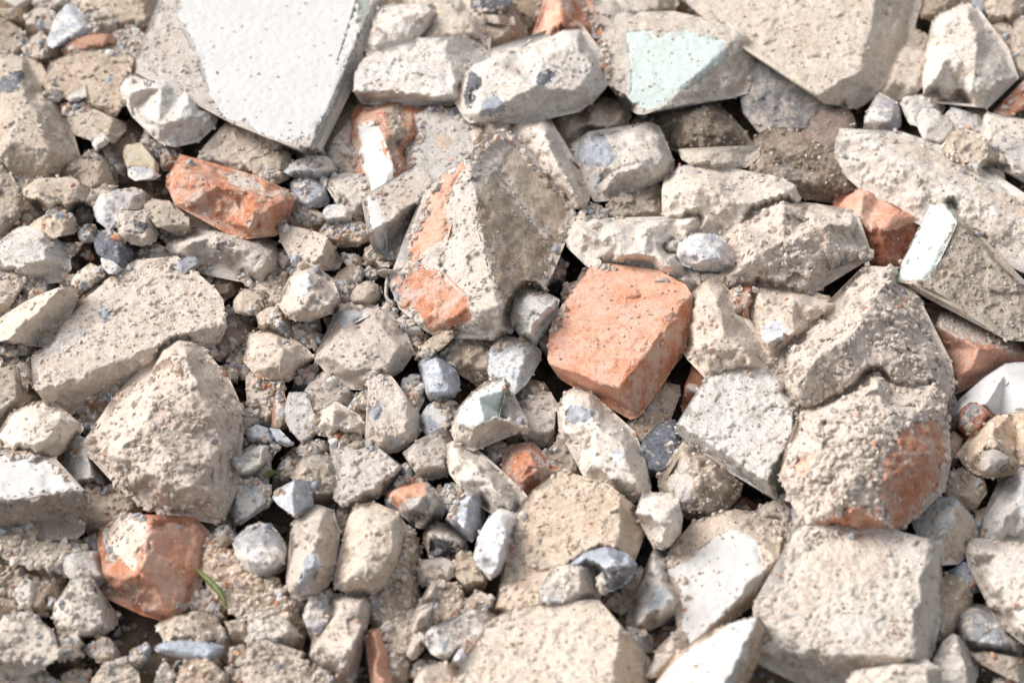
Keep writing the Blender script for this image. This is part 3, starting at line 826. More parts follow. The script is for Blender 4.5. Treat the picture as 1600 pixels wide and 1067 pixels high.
R('F',1,'O',20,'dark brown stone in the hollow under the hollowed tan lump','318,430 340,415 372,425 380,450 350,470 325,455',tint=.8)
R('a2',3,'F',16,'slate blue pebble in the hollow left of the dusty tan cube row','1310,640 1350,630 1423,690 1440,720 1390,710')
ROCKS[-1]['label']='slate blue chip in the dark hollow under the hollowed tan lump'
R('a2',3,'F',20,'slate blue stone at the right edge of the big pale chunk','1210,810 1280,820 1340,850 1300,890 1240,890')
R('a2',4,'S',26,'small tan lump at the right of the dark hollow','1320,790 1360,740 1440,720 1480,760 1440,830 1390,870 1340,850')
R('a2',5,'F',22,'grey flint bit perched on top of the big pale chunk','960,600 1010,550 1070,530 1125,570 1080,610 1020,630')
# --- big left chunk and neighbours
R('F',4,'M',46,'biggest pale gravelly chunk at the left, a pink shard beneath','60,550 75,530 76,518 120,485 155,455 185,430 215,412 260,408 288,410 310,440 335,465 350,505 345,522 300,535 250,560 215,580 160,605 130,625 95,640 75,635 65,610',
  I='80,530,36 105,600,50 130,612,44 210,572,52 300,522,46 215,440,30 305,455,28 180,510,46 250,490,48',P=[('embedded_flint','F','155,485 165,478 180,482 176,498 160,505'),('mortar_skin','G','62,550 75,530 110,512 135,512 128,530 95,545 66,562')],tint=1.08,PL='80,530,40 300,522,46 215,430,24|100,602,48 300,522,50 200,602,6|75,530,36 120,485,30 60,540,5')
R('a3',3,'T',18,'pinkish brown shard sticking out beneath the biggest pale chunk','330,490 520,360 700,320 730,340 720,400 640,470 570,485 530,450 470,440',tint=.8)
R('a3',2,'O',30,'dark earthy lump in the gap under the pinkish brown shard','440,500 560,470 640,480 620,560 520,600 450,590')
R('a3',3,'R',24,'dark brown curled stone at the right end of the biggest pale chunk','1130,150 1180,60 1290,0 1370,-30 1395,40 1330,110 1260,160 1250,215 1190,190')
R('a3',2,'S',26,'smooth tan stone in the shade behind the mortar mound peak','1270,190 1330,100 1400,70 1420,260 1370,310 1300,270')
R('a3',3,'S',16,'short tan stub beside the mortar mound peak','1225,270 1240,240 1330,290 1325,350 1280,345')
R('F',5,'M',70,'large pyramid of crumbly mortar standing left of centre','130,690 148,660 180,640 215,600 240,575 255,545 280,530 305,535 322,560 345,585 370,620 382,640 372,680 365,720 360,750 355,790 345,810 290,800 240,790 215,770 190,760 172,730 155,705 140,705',
  I='262,560,62 290,556,72 305,600,78 330,650,66 345,690,50 240,630,74 225,665,78 200,680,66 265,680,72 270,715,74 235,745,58 300,760,62 330,770,46 190,715,54',cr=1.7,rg=1.0,tint=.97)
R('a3',4,'G',44,'smooth grey stone at the left foot of the mortar pyramid','350,800 380,740 430,640 470,650 510,730 580,790 630,880 580,940 470,930 430,910 380,850',I='440,700,36 480,760,50 490,880,52 430,870,36',tint=.95,PL='450,680,46 490,880,52 380,800,22|470,690,48 495,880,52 590,830,8|430,880,46 520,880,48 500,945,0')
R('a3',4,'W',38,'pale lump behind the white-topped block at the left edge','-40,690 0,660 70,540 160,490 240,480 340,500 445,590 400,660 290,755 200,775 100,750 0,760 -40,770',I='90,580,34 200,560,40 330,560,36 250,680,44 140,700,40')
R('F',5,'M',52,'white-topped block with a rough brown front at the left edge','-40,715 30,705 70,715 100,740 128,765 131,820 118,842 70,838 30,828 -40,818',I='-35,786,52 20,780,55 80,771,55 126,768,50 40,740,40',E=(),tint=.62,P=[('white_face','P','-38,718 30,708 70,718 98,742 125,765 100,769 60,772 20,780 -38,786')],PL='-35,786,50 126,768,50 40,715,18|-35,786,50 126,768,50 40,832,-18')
R('a3',4,'S',20,'flat tan mortar flake between the white-topped block and the pyramid','465,1000 560,950 700,925 790,960 770,1050 690,1090 600,1150 545,1190 480,1170 470,1080',tint=1.05)
R('a3',4,'W',14,'tiny pale chip between the grey stone and the white-topped block','460,940 520,925 580,935 540,980 480,1000')
R('F',4,'M',20,'row of crumbly mortar at the right foot of the pyramid','362,655 390,640 400,650 396,680 384,705 370,705 360,690')
ROCKS[-1]['label']='crumbly pale lump at the right foot of the mortar pyramid'
R('F',5,'F',18,'small slate blue stone right of the mortar pyramid','380,675 400,663 430,672 436,690 412,698 392,690')
R('F',5,'W',30,'little pale mortar cube right of the mortar pyramid','357,738 365,718 400,697 418,695 422,712 410,728 395,742 372,750',I='366,722,26 412,700,28 405,725,32 375,740,28')
R('F',4,'A',34,'chalky blue stone below the little pale mortar cube','360,797 362,770 378,752 400,745 418,760 420,785 402,800 381,816 362,812')
R('F',4,'O',22,'crumbly foot of mortar below the pyramid','250,790 300,785 345,800 365,820 350,850 310,848 270,825',tint=1.3)
ROCKS[-1]['label']='crumbly tan lump under the lower edge of the mortar pyramid'
# --- top centre
R('F',4,'M',34,'large white plaster slab leaning across the top left, smooth painted face up','213,112 222,78 243,45 262,-30 590,-30 575,40 548,120 517,185 491,238 481,240 478,211 455,222 430,215 405,205 390,190 355,185 340,175 320,140 285,135 265,110 240,118',
  I='240,90,40 275,50,40 300,120,40 330,170,40 560,-25,40 560,50,40 529,125,40 504,182,40 478,206,40 430,210,40 400,100,40 390,185,40 345,178,40',flat=True,PL='240,90,28 504,182,48 400,0,32|531,125,46 506,182,48 548,150,2',n='plaster_slab',T=45,h=58,
  P=[('white_face','I','276,25 292,-28 562,-28 560,50 532,126 508,184 484,214 456,232 428,226 402,213 380,190 350,186 338,168 325,140 322,118 308,90 300,60 286,35'),('painted_edge','V','566,-28 588,-28 572,40 545,120 515,183 490,236 483,236 508,184 533,126 563,52')])
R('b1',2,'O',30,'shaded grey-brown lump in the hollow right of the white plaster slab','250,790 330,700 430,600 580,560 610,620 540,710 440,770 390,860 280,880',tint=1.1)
R('b1',3,'M',30,'dusty mortar lump left of the upright white-striped brick','405,860 440,770 530,710 565,690 575,880 595,1010 520,985 440,960',tint=.95)
R('b1',3,'O',20,'brown lump under the tip of the white plaster slab','-20,900 100,880 200,880 180,960 110,1010 0,980',tint=1.2)
R('b1',3,'C',36,'layered beige mortar block at the top edge, right of the white slab','840,-90 1000,-90 1130,-20 1175,60 1270,140 1285,290 1140,260 900,230 860,90',I='900,40,34 1100,60,36 1180,90,36 1000,140,26 1100,190,30 1230,180,26',tint=.92)
R('b1',4,'W',34,'ledge of white mortar on top of the long pale block','555,60 630,40 800,35 980,40 1000,70 940,150 930,180 850,240 760,270 680,300 640,270 600,230 570,160',I='600,110,30 800,105,34 950,75,34 700,180,22 850,170,24 660,250,20')
R('b1',5,'W',50,'long pale mortar block with a shaded right end, above the white-striped brick','545,540 560,400 615,320 800,280 910,225 1080,215 1140,210 1230,240 1280,290 1290,340 1240,370 1150,450 1140,560 1050,575 940,560 860,545 720,550 590,590',
  I='600,500,40 590,390,34 840,330,40 1060,290,46 1110,410,48 1120,525,36 850,500,46 1180,320,28',P=[('flint_stain','A','600,410 640,390 740,385 690,420 620,440')],tint=1.0,PL='600,480,40 1080,300,50 1110,500,46|1075,290,50 1120,520,46 1260,340,-5|600,505,42 1120,530,44 860,570,0')
R('b1',2,'S',40,'brown rounded stone at the top edge right of the layered beige block','1180,60 1240,-40 1330,-20 1420,30 1480,130 1470,230 1400,280 1290,300 1280,200',tint=.85)
R('b1',3,'S',16,'thin split plank of layered stone lying on the brown rounded stone','1195,85 1250,88 1423,98 1440,130 1300,130 1220,112')
R('b1',3,'X',26,'dark flint at the top edge above the thin split plank','1190,40 1240,-50 1420,-50 1390,60 1290,85 1220,80')
R('F',3,'B',46,'orange brick peeking up behind the gravelly block with black flint','832,70 848,30 862,-30 905,-30 913,15 923,45 936,60 946,94 930,98 905,85 870,75',I='872,-28,44 875,45,52 890,62,40 905,40,30',P=[('dusty_face','K','834,68 850,30 864,-28 871,-28 874,45 868,72')])
R('c1',2,'M',34,'pale lump at the top edge right of the orange brick tip','350,-60 520,-60 560,20 620,80 610,120 500,135 470,220 420,120')
R('c1',2,'C',34,'long pale stone at the top edge above the mint-painted chunk','430,-60 925,-60 910,30 870,88 780,97 640,78 540,40',tint=.95)
R('F',4,'C',50,'beige chunk with a pale mint painted face, top right of centre','937,60 945,35 975,32 1010,28 1060,27 1100,33 1140,45 1168,55 1166,90 1168,140 1165,148 1130,150 1090,150 1058,152 1035,166 1012,177 990,168 968,160 950,130 943,100',
  I='978,48,40 1060,45,44 1138,66,52 1128,98,56 1095,120,54 1052,148,46 978,158,36 1012,173,20 960,100,34 1150,100,30',n='plaster_shard',P=[('painted_face','N','978,48 1010,45 1025,58 1090,52 1138,68 1132,90 1128,100 1095,118 1070,135 1050,150 1040,162 1013,175 978,160 985,120 985,85')],tint=.93,PL='978,48,44 1138,66,52 1012,173,44|1138,66,54 1052,150,48 1150,140,0|1010,45,46 1100,50,50 1060,28,20')
R('F',5,'W',54,'gravelly white block with black flint patches at upper centre','718,150 722,130 740,105 765,90 800,78 835,68 860,60 878,46 905,48 912,65 930,90 940,105 943,140 925,155 885,170 850,178 815,188 780,190 745,190 725,180',
  I='745,130,40 765,105,44 850,88,50 900,62,44 925,110,46 900,140,46 800,160,50 750,172,42 840,130,58',P=[('embedded_flint','X','731,170 734,122 742,114 758,116 752,140 745,160'),('embedded_flint','F','752,180 755,158 774,148 788,166 778,180'),('embedded_flint','X','836,123 843,112 876,114 864,124 844,131'),('embedded_flint','X','803,104 815,112 819,124 808,116')])
R('F',3,'C',66,'big cream slab with a shaded right edge at the top right','1045,-40 1085,10 1120,35 1165,65 1205,90 1240,115 1280,143 1312,158 1345,165 1360,150 1375,140 1395,85 1420,50 1440,5 1442,-40',
  I='1378,-36,66 1377,10,66 1365,50,66 1348,90,64 1325,128,60 1314,152,40 1200,60,58 1120,10,50 1250,100,52',n='mortar_slab',h=25,T=70,PL='1378,-36,66 1348,90,66 1085,10,40|1378,-36,66 1346,92,66 1425,50,-10|1300,135,66 1335,120,66 1330,160,20')
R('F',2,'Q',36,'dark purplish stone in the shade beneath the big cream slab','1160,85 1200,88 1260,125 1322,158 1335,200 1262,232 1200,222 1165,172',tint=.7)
R('d1',3,'R',30,'pinkish brown stone in the shade under the tip of the big cream slab','200,780 300,680 420,600 470,640 470,720 390,800 370,870 300,830',tint=.95)
R('d1',2,'O',16,'narrow tan stub standing in the dark gap under the cream slab','120,600 210,560 330,640 230,740 200,780 150,770',tint=1.2)
R('F',3,'D',46,'dark gritty concrete lump below the mint-painted chunk','985,195 1005,175 1040,162 1075,150 1105,150 1132,175 1150,195 1166,225 1172,240 1150,247 1120,250 1100,240 1075,236 1055,228 1040,215 1020,205',I='1060,180,44 1105,172,44 1130,210,42 1080,215,40 1110,235,26')
R('c1',4,'C',16,'curled tan shard along the lower rim of the dark gritty lump','940,830 1060,880 1160,850 1280,860 1365,820 1362,870 1310,920 1220,880 1170,885 1150,950 1080,940 960,885',tint=.85)
R('F',3,'D',40,'long dark gritty plank slanting under the long pale slab at the right','1165,262 1190,215 1205,200 1235,210 1280,232 1312,250 1330,275 1350,292 1340,308 1310,314 1280,302 1240,297 1200,282',tint=1.35,n='concrete_slab')
R('F',4,'C',40,'long pale beige block right of the blue-faced lump','1032,300 1042,278 1062,263 1095,263 1125,270 1200,275 1242,290 1250,320 1200,345 1150,360 1090,370 1045,362 1035,335',I='1050,305,36 1090,295,42 1220,302,40 1080,330,36 1180,325,38')
R('c1',4,'S',34,'tan slab with a shaded underside below the gravelly white block','205,690 280,620 400,590 530,540 600,580 640,620 635,700 540,740 430,720 380,790 350,870 290,800',I='280,660,36 440,620,42 600,640,34 540,690,36 420,690,38 340,750,24')
R('c1',5,'W',52,'white lump with a pale blue face at its left, upper centre','362,870 370,800 425,725 535,740 660,710 785,705 840,770 895,900 870,960 780,1030 680,1050 570,1067 515,1115 460,1100 425,1030 380,930',
  I='430,800,44 540,790,50 640,800,48 780,760,44 830,870,44 700,920,52 560,960,42 520,1040,24 770,960,40',P=[('flint_face','F','360,880 372,800 425,735 515,752 540,800 550,915 480,935 400,915'),('flint_face','A','440,960 500,960 490,1000 450,1000')])
R('F',4,'M',48,'long pale lump running down behind the tall central mortar block','745,185 800,190 850,185 870,210 880,240 905,275 922,300 918,315 895,327 860,285 820,235 800,215 775,212 740,225',I='790,205,34 845,205,44 860,240,50 885,280,46 900,310,30',tint=1.05)
R('b1',4,'G',40,'grey-white mortar lump between the white-striped brick and the central block','890,650 980,600 1100,610 1200,690 1330,740 1400,760 1300,830 1180,850 1080,900 1040,1010 980,1060 900,1040 870,950 840,850 920,740',P=[('smooth_patch','S','990,770 1030,710 1090,760 1070,820 1010,830')],tint=1.08)
R('F',3,'B',44,'dusty orange brick with a white painted left side','552,192 570,168 597,156 630,153 668,163 722,172 722,185 672,200 648,240 645,268 622,305 578,306 560,262 553,215',I='600,180,46 598,210,48 618,260,46 640,200,36 570,190,36',P=[('painted_strip','P','558,196 583,188 598,212 615,262 619,282 598,296 578,306 568,270 560,240'),('mortar_crust','O','597,163 628,157 640,170 635,200 625,235 612,245 600,205')])
R('F',4,'M',46,'wedge of pale mortar with a dark right side and white left edge','575,306 600,295 640,275 650,262 674,286 667,305 661,330 638,370 632,385 625,402 601,402 590,387 580,340',I='598,345,44 580,312,30 640,300,46 667,300,40 625,325,50 603,385,30',P=[('painted_strip','P','570,304 589,310 604,347 607,404 588,396 574,344')],tint=.93,PL='577,308,32 650,268,36 600,347,46|602,347,46 668,303,44 640,365,-10')
# --- tall central block
R('F',5,'M',96,'tallest central mortar block with orange brick showing along its lower left','613,447 640,412 637,372 662,330 672,300 700,265 735,240 778,213 800,212 818,238 850,275 880,308 897,330 885,362 870,388 852,435 835,460 805,500 780,528 755,525 740,510 712,518 690,522 664,517 650,495 628,480',
  I='774,262,92 742,303,96 746,357,94 763,407,86 772,452,76 790,500,40 800,303,84 837,348,54 865,385,22 790,225,56 700,300,62 690,380,62 665,400,52 735,445,74 740,490,50 690,440,58 640,450,34 870,320,30',
  E=((1,2),(2,3),(3,4),(4,5),(0,1),(0,6),(6,7),(7,8)),
  P=[('exposed_brick','B','616,446 628,428 642,414 665,425 700,440 733,462 738,500 712,514 690,519 666,513 652,493 630,478'),('dusty_brick_band','K','640,408 640,372 664,330 675,300 700,268 733,246 728,262 706,295 694,330 700,352 697,385 668,390 655,405'),('smooth_face','S','792,228 818,240 850,277 878,310 893,331 883,360 868,382 837,346 802,301 780,264'),('shaded_brown_skin','O','745,306 775,268 800,305 836,350 868,388 850,434 832,458 806,495 790,490 774,450 765,405 748,355')],PL='742,303,98 771,452,92 640,412,25|742,303,98 771,452,92 868,388,18|774,262,72 868,387,18 850,275,20|650,480,45 735,500,50 690,522,10')  # the right facet's brown skin also carries its shade in the colour
R('c2',3,'O',30,'dark brown slab in the shade under the blue-faced lump','515,320 540,230 650,190 760,120 840,120 840,335 700,355',tint=1.0)
R('c2',4,'W',24,'pale pebble between the central block and the blue-faced lump','360,350 390,290 480,240 530,280 542,330 450,352')
R('c2',4,'G',46,'long grey-white mortar lump above the square orange brick','325,400 360,355 440,360 570,340 640,345 720,355 900,335 1050,318 1040,360 960,440 930,500 965,580 955,640 1040,700 1000,745 900,680 780,630 700,600 560,578 440,592 380,530 340,480',
  I='400,420,40 560,430,44 690,430,38 760,390,44 980,350,34 850,470,26 740,520,48 900,580,46 960,660,30 600,530,40',tint=1.2)
R('c2',5,'A',46,'pale blue-white stone resting on the long grey-white lump','915,540 930,470 1020,410 1110,415 1190,460 1240,560 1230,590 1150,615 1040,610 980,585',I='960,500,36 1040,450,40 1130,490,46 1170,560,38 1050,560,44')
R('c2',5,'C',12,'tiny cream pebble left of the pale blue-white stone','845,490 870,445 930,440 950,470 920,510 870,510',rnd=True)
R('F',4,'M',62,'ragged big mortar lump with shaded hollows right of centre','1128,402 1105,385 1140,365 1165,350 1175,335 1225,315 1260,330 1290,335 1330,335 1338,350 1328,365 1356,395 1352,405 1320,410 1302,418 1280,445 1250,460 1225,455 1180,455 1120,452 1095,430',
  I='1225,325,46 1160,372,52 1180,400,58 1205,412,44 1225,380,54 1290,348,54 1262,405,40 1300,392,34 1330,350,40 1200,440,24 1130,430,34 1330,395,22',rg=1.8,cr=1.5,tint=.95)
R('F',3,'E',40,'deep red brick under the long pale slab at the right','1305,325 1350,290 1380,305 1452,340 1435,365 1422,390 1402,422 1350,428 1325,415 1350,400 1330,360',I='1345,310,34 1400,335,38 1345,350,42 1375,365,46 1385,400,24 1360,410,20',P=[('dusty_top','K','1308,322 1348,295 1380,308 1440,338 1430,352 1390,362 1350,356 1330,340')],tint=.95)
R('F',5,'W',60,'long pale slab slanting down to the right edge','1310,235 1312,205 1340,210 1385,212 1440,220 1480,250 1540,285 1600,320 1660,350 1660,440 1600,408 1550,390 1500,352 1440,336 1385,310 1345,285 1320,270',
  I='1325,225,38 1390,235,52 1430,258,56 1500,300,58 1600,352,58 1655,380,58 1400,290,46 1500,335,44 1590,390,40',n='mortar_slab',P=[('sandy_top','C','1345,214 1385,214 1438,222 1478,252 1538,287 1598,322 1650,350 1600,345 1520,300 1460,262 1425,252 1380,228')],PL='1425,256,56 1655,378,64 1560,285,36|1425,258,56 1655,380,64 1520,360,22|1330,215,44 1425,256,56 1320,270,26',tint=.94)
R('F',7,'S',64,'wedge with a bright white painted left face below the long pale slab','1401,440 1411,410 1436,361 1455,322 1488,318 1500,350 1540,372 1556,410 1600,450 1660,500 1660,540 1592,531 1560,515 1500,480 1460,450 1438,436',
  I='1491,348,62 1470,391,66 1440,430,52 1415,432,30 1530,430,54 1590,490,44 1540,390,30 1500,380,60',n='plaster_shard',P=[('white_face','N','1396,446 1406,408 1430,358 1452,316 1490,314 1497,350 1476,394 1455,428 1440,442 1420,440')],tint=.86,PL='1491,348,62 1440,432,54 1435,370,12|1491,348,62 1440,432,54 1560,490,30|1495,345,62 1590,450,50 1556,405,5')
R('F',4,'K',44,'dusty pink brick wedge capped with a mortar crust near the right edge','1440,472 1470,482 1530,500 1580,530 1602,557 1590,567 1560,572 1520,592 1492,617 1485,570 1470,545 1452,515',I='1470,510,40 1530,545,46 1520,575,34 1570,545,30 1495,590,26',P=[('mortar_crust','M','1441,474 1470,484 1530,502 1580,532 1600,556 1570,548 1535,540 1500,530 1455,512')],tint=.88)
R('F',2,'E',24,'deep red brick bit left of the pink brick wedge','1385,458 1430,464 1452,520 1462,550 1430,520')
# --- top right
R('d1',2,'S',34,'tan lump at the top edge right of the big cream slab','1230,-60 1440,-60 1400,60 1340,130 1240,120 1220,60')
R('d1',2,'S',30,'tan lump below the top right corner','1240,160 1320,130 1370,230 1330,300 1270,240')
R('d1',3,'S',36,'tan lump cut by the right edge near the top','1370,110 1500,60 1540,460 1420,440 1360,320 1390,220',tint=.9)
R('d1',2,'O',32,'brown lump at the top edge beside the big cream slab','850,-60 1050,-60 1030,60 950,120 870,90 850,50')
R('d1',2,'F',20,'blue-grey sliver at the top edge behind the three-cornered lump','1120,-50 1230,-50 1225,110 1160,60')
R('d1',3,'S',22,'small tan crumbly lumps between the cream slab and the three-cornered lump','750,270 770,180 900,215 935,260 860,295 790,315')
R('d1',3,'C',40,'pale mortar lump right of the big cream slab','640,460 700,330 800,290 920,280 900,340 860,440 810,500 710,555 650,510',tint=.9)
R('d1',4,'W',54,'three-cornered pale mortar lump near the top right corner','930,200 940,130 1000,70 1100,30 1150,60 1200,150 1260,230 1330,330 1380,430 1290,510 1225,605 1160,585 1080,520 960,512 860,522 860,440 900,300',
  I='970,150,40 1100,90,44 1180,200,50 1150,370,58 1140,500,46 920,460,42 1000,330,52 1260,440,34 1210,550,30',P=[('flint_face','A','930,470 960,440 1040,435 1055,490 990,500'),('flint_face','F','985,190 1020,150 1060,140 1040,170 1000,205')])
R('d1',4,'Q',40,'speckled grey stone left of the white chips at the right','540,720 560,610 620,510 680,550 730,620 730,700 690,740 600,745',tint=1.5)
R('d1',4,'W',26,'white broken stone below the three-cornered pale lump','730,570 800,540 870,550 930,515 970,580 960,620 870,640 830,685 770,630')
R('d1',5,'G',36,'grey upright stone below the white broken stone','830,660 860,590 930,610 990,650 1050,720 980,800 970,855 890,790',tint=1.1)
R('d1',4,'G',28,'flat pinkish grey stone at the right under the three-cornered lump','985,635 1060,620 1150,640 1200,700 1190,790 1130,750 1060,725',tint=1.05)
R('d1',4,'Q',20,'little round grey pebble above the flat pinkish grey stone','1000,610 1030,550 1070,530 1100,570 1080,620 1030,625',tint=1.5,rnd=True)
R('d1',5,'O',36,'grey-brown stone behind the long pale slab at the right','975,815 1060,730 1120,740 1190,790 1290,890 1260,925 1100,925 1010,895',tint=1.45)
R('d1',4,'W',42,'pale stone at the right edge above the long pale slab','1185,760 1220,660 1350,680 1423,700 1600,720 1600,1060 1423,985 1320,905 1240,850',P=[('worn_face','G','1260,760 1423,760 1560,800 1560,1000 1430,960 1340,880')])
R('d1',4,'B',26,'orange brick fragment at the right edge under the tan lump','1270,650 1330,560 1400,470 1480,400 1500,560 1390,575 1360,625 1310,668')
R('d1',5,'W',18,'small white chip lying on top of the long pale slab','1098,945 1160,900 1222,940 1222,988 1150,975')
R('d1',5,'W',16,'second white chip right of the small white chip on the long slab','1220,930 1310,940 1330,990 1260,1025 1235,975')
ROCKS[-1]['label']='small tapering white chip between the long slab and the right edge stone'
R('d1',3,'O',24,'brown earthy bit in the gap below the three-cornered pale lump','1100,590 1200,600 1230,650 1190,690 1120,640')
# --- gravel left of the central block
R('F',5,'B',50,'orange brick fragment with crumbly mortar on its right, left of centre','268,300 270,270 275,252 300,250 345,265 400,275 440,290 462,312 460,322 446,346 435,368 410,372 390,365 350,345 310,335 275,320',
  I='285,265,38 340,290,48 395,300,52 395,335,54 440,318,44 300,315,32 390,355,40',P=[('mortar_crust','M','352,270 400,278 440,292 458,312 440,312 415,300 385,298 360,285')])
R('b2',4,'A',26,'flat white pebble right above the orange brick fragment','155,60 200,20 290,-20 400,-10 460,50 380,100 240,95')
R('b2',4,'F',30,'chalk-smeared blue pebble right of the orange brick fragment','185,140 200,110 290,95 370,140 410,230 350,260 290,270 220,220',rnd=True,tint=1.2)
R('b2',3,'W',32,'pale gritty stone right of the chalk-smeared blue pebble','370,110 480,90 590,100 620,220 635,310 590,355 520,280 460,220')
R('b2',5,'A',26,'small bluish cube on the gritty gravel lump','370,290 390,250 480,245 530,300 520,342 390,352')
R('b2',3,'S',24,'tan pebble at the right end of the orange brick fragment','175,340 210,260 300,270 370,330 360,380 280,405',tint=.9)
R('b2',4,'O',30,'crumbly brown gravel lump right of the orange brick fragment','355,400 420,350 520,345 600,370 640,410 600,450 520,480 450,475 390,440',tint=1.35)
R('b2',5,'M',46,'pale wedge with a shaded right side below the brown gravel lump','125,370 230,385 340,410 400,450 440,500 468,570 430,610 350,628 290,620 250,622 210,530 180,450',I='190,400,28 300,420,36 395,465,46 370,540,48 340,600,30 240,520,40 430,560,26',PL='190,400,30 395,455,48 330,590,40|395,455,48 340,595,42 455,560,-5')
R('b2',2,'O',28,'shaded brown stone left of the pale wedge','120,500 180,500 210,560 250,630 200,650 130,650')
R('b2',5,'M',48,'pale lump with a grey flint face, above the red brick bit','125,820 170,740 200,650 280,610 330,620 380,670 440,740 462,800 430,845 320,882 190,892 150,862',I='210,700,34 300,650,38 330,740,46 420,790,40 250,810,48 330,850,32',P=[('flint_face','A','195,742 220,652 285,625 322,670 315,732 260,742')],tint=.95)
R('b2',4,'S',26,'tan lump left of the flint-faced pale lump','-20,770 50,680 120,640 188,660 170,720 110,800 60,850 0,835')
R('b2',4,'S',28,'tan stone with a blue-grey spot below the flint-faced lump','20,890 60,830 130,820 180,890 182,1000 110,980 50,960',P=[('flint_face','F','90,950 130,910 170,930 175,990 115,975')])
R('b2',3,'O',28,'brown cube in the shade beside the red brick bit','180,910 250,885 350,880 345,960 260,1015 200,1010',tint=1.3)
R('b2',4,'M',16,'small dusty lump left of the gravelly pale block','245,1010 310,965 390,1000 370,1040 290,1055')
R('b2',3,'B',22,'bright red-orange brick bit in the dark gap left of centre','385,870 440,820 500,795 470,850 460,930 400,990')
R('b2',4,'S',32,'tan pebble with a bluish base right of the flint-faced lump','440,680 490,620 570,600 590,650 565,720 520,795 460,765',P=[('flint_face','F','470,740 530,700 545,740 510,785 470,765')])
R('b2',5,'S',36,'round sandy pebble below the bent nail','510,795 550,700 620,665 690,700 698,750 650,812 600,825',rnd=True)
R('b2',4,'W',18,'whitish pebble left of the bent nail','465,535 490,515 580,545 590,580 510,595')
R('b2',4,'A',20,'small bluish white pebble touching the bent nail','585,640 600,600 650,590 685,650 640,672',rnd=True)
R('b2',3,'O',26,'gritty brown lump behind the bent nail','590,540 620,480 690,470 765,530 740,590 650,600',tint=1.4)
R('b2',3,'R',24,'brown stone left of the tall central block base','750,520 800,490 850,500 860,560 810,600 760,580')
R('b2',4,'S',30,'upright tan stone under the bent nail','680,830 720,785 780,830 788,935 740,925')
R('b2',4,'G',28,'grey stone below the exposed brick of the central block','790,900 830,850 900,910 935,965 850,975 800,955')
R('b2',3,'E',18,'dark red brick bit under the central block','830,975 880,965 950,990 950,1050 880,1080 840,1030')
R('F',4,'O',34,'crumbly earthy lump under the foot of the central block','700,540 720,520 745,510 775,525 800,525 790,560 770,600 745,600 715,580 690,560',tint=1.5)
# --- centre, lower gravel
R('F',5,'M',44,'gravelly pale block with a blue-grey corner, left of the blue stone','490,560 505,545 525,495 530,480 570,480 600,485 615,500 640,535 648,550 628,577 603,592 580,608 555,600 520,585',I='510,555,30 540,510,36 600,505,38 628,538,46 595,580,42 560,580,44 570,530,46',P=[('flint_face','A','527,492 532,482 572,483 575,492 557,498 541,511 530,507')])
R('b3',5,'S',14,'thin split sliver of wood above the blue-grey stone','890,180 1000,110 1100,55 1135,70 1080,120 980,190 900,218',n='wood_sliver')
R('b3',6,'F',52,'smooth upright blue-grey stone at the centre','900,240 930,210 990,190 1060,230 1110,280 1130,380 1100,440 1040,450 970,450 940,420 920,300',I='930,250,36 990,220,42 1040,300,52 1080,400,44 980,420,42 950,330,44',tint=1.25)
R('b3',5,'G',34,'small round pale stone left of the smooth blue-grey stone','798,372 830,330 910,310 932,400 930,450 900,530 850,455')
R('b3',5,'M',44,'elongated pebbly mortar lump with a flint at its left edge','635,330 700,300 770,380 800,430 860,490 910,590 912,620 860,680 760,725 700,700 630,660 660,600 640,560 640,480',P=[('flint_face','F','638,485 690,450 702,500 645,580'),('flint_face','A','700,650 780,640 850,670 780,700')],tint=1.05)
R('b3',5,'A',38,'squat grey-blue stone just under the smooth blue-grey stone','918,530 960,470 1040,445 1120,460 1128,520 1090,580 1050,612 980,640 920,605')
R('b3',5,'M',40,'rough mortar lump below the squat grey-blue stone','830,740 890,690 960,630 1050,600 1085,660 1072,730 1085,820 1060,872 960,875 880,822')
R('b3',6,'M',30,'small shard with a pale mint painted face at the centre','1088,620 1110,560 1150,460 1250,380 1390,333 1400,380 1365,540 1423,545 1510,560 1500,612 1350,650 1200,702 1100,680',I='1140,580,36 1260,575,42 1360,550,40 1200,620,38 1400,580,34 1370,380,30 1230,430,32',n='plaster_shard',P=[('painted_face','N','1112,560 1150,462 1250,382 1390,337 1393,380 1350,480 1358,548 1270,580 1150,592')])
R('b3',6,'M',46,'smooth three-pointed mortar piece below centre left','415,650 460,640 520,650 600,660 660,700 740,750 800,790 822,812 800,862 750,912 700,980 640,1010 540,1037 470,1020 435,970 450,920 480,860 440,740',I='450,670,30 560,710,38 680,760,42 790,810,46 730,880,46 670,955,42 520,1000,34 480,950,34 520,860,44',tint=1.02,PL='470,700,32 790,815,48 520,980,38|790,810,48 670,955,44 770,900,5|550,1000,34 700,930,42 620,1030,0')
R('b3',5,'I',12,'small white shard at the right tip of the three-pointed mortar piece','750,925 800,860 845,790 868,850 850,892')
R('F',4,'Q',44,'grey stone with a smooth terracotta face','600,767 630,755 645,738 665,752 685,775 695,795 690,811 660,824 640,812 625,797 605,787',I='640,795,44 660,775,46 625,770,32 665,805,28 680,790,30',P=[('terracotta_face','T','602,774 622,761 645,740 664,752 667,765 648,782 625,796 612,784')],tint=1.0)
R('b3',5,'S',44,'brown crumbly stone left of the three-pointed mortar piece','200,880 250,800 330,750 400,745 440,770 470,830 480,880 450,1000 440,1060 350,1065 310,1000 300,910',tint=.9)
R('b3',6,'F',40,'blue-white stone with a shaded right face below the brown crumbly stone','90,980 150,920 220,890 300,900 320,1000 310,1067 220,1085 180,1067 110,1010',I='150,960,30 215,920,38 215,1000,42 210,1060,34 280,950,28',tint=1.25,PL='150,960,30 215,905,44 210,1050,40|215,905,44 212,1060,40 310,980,10')
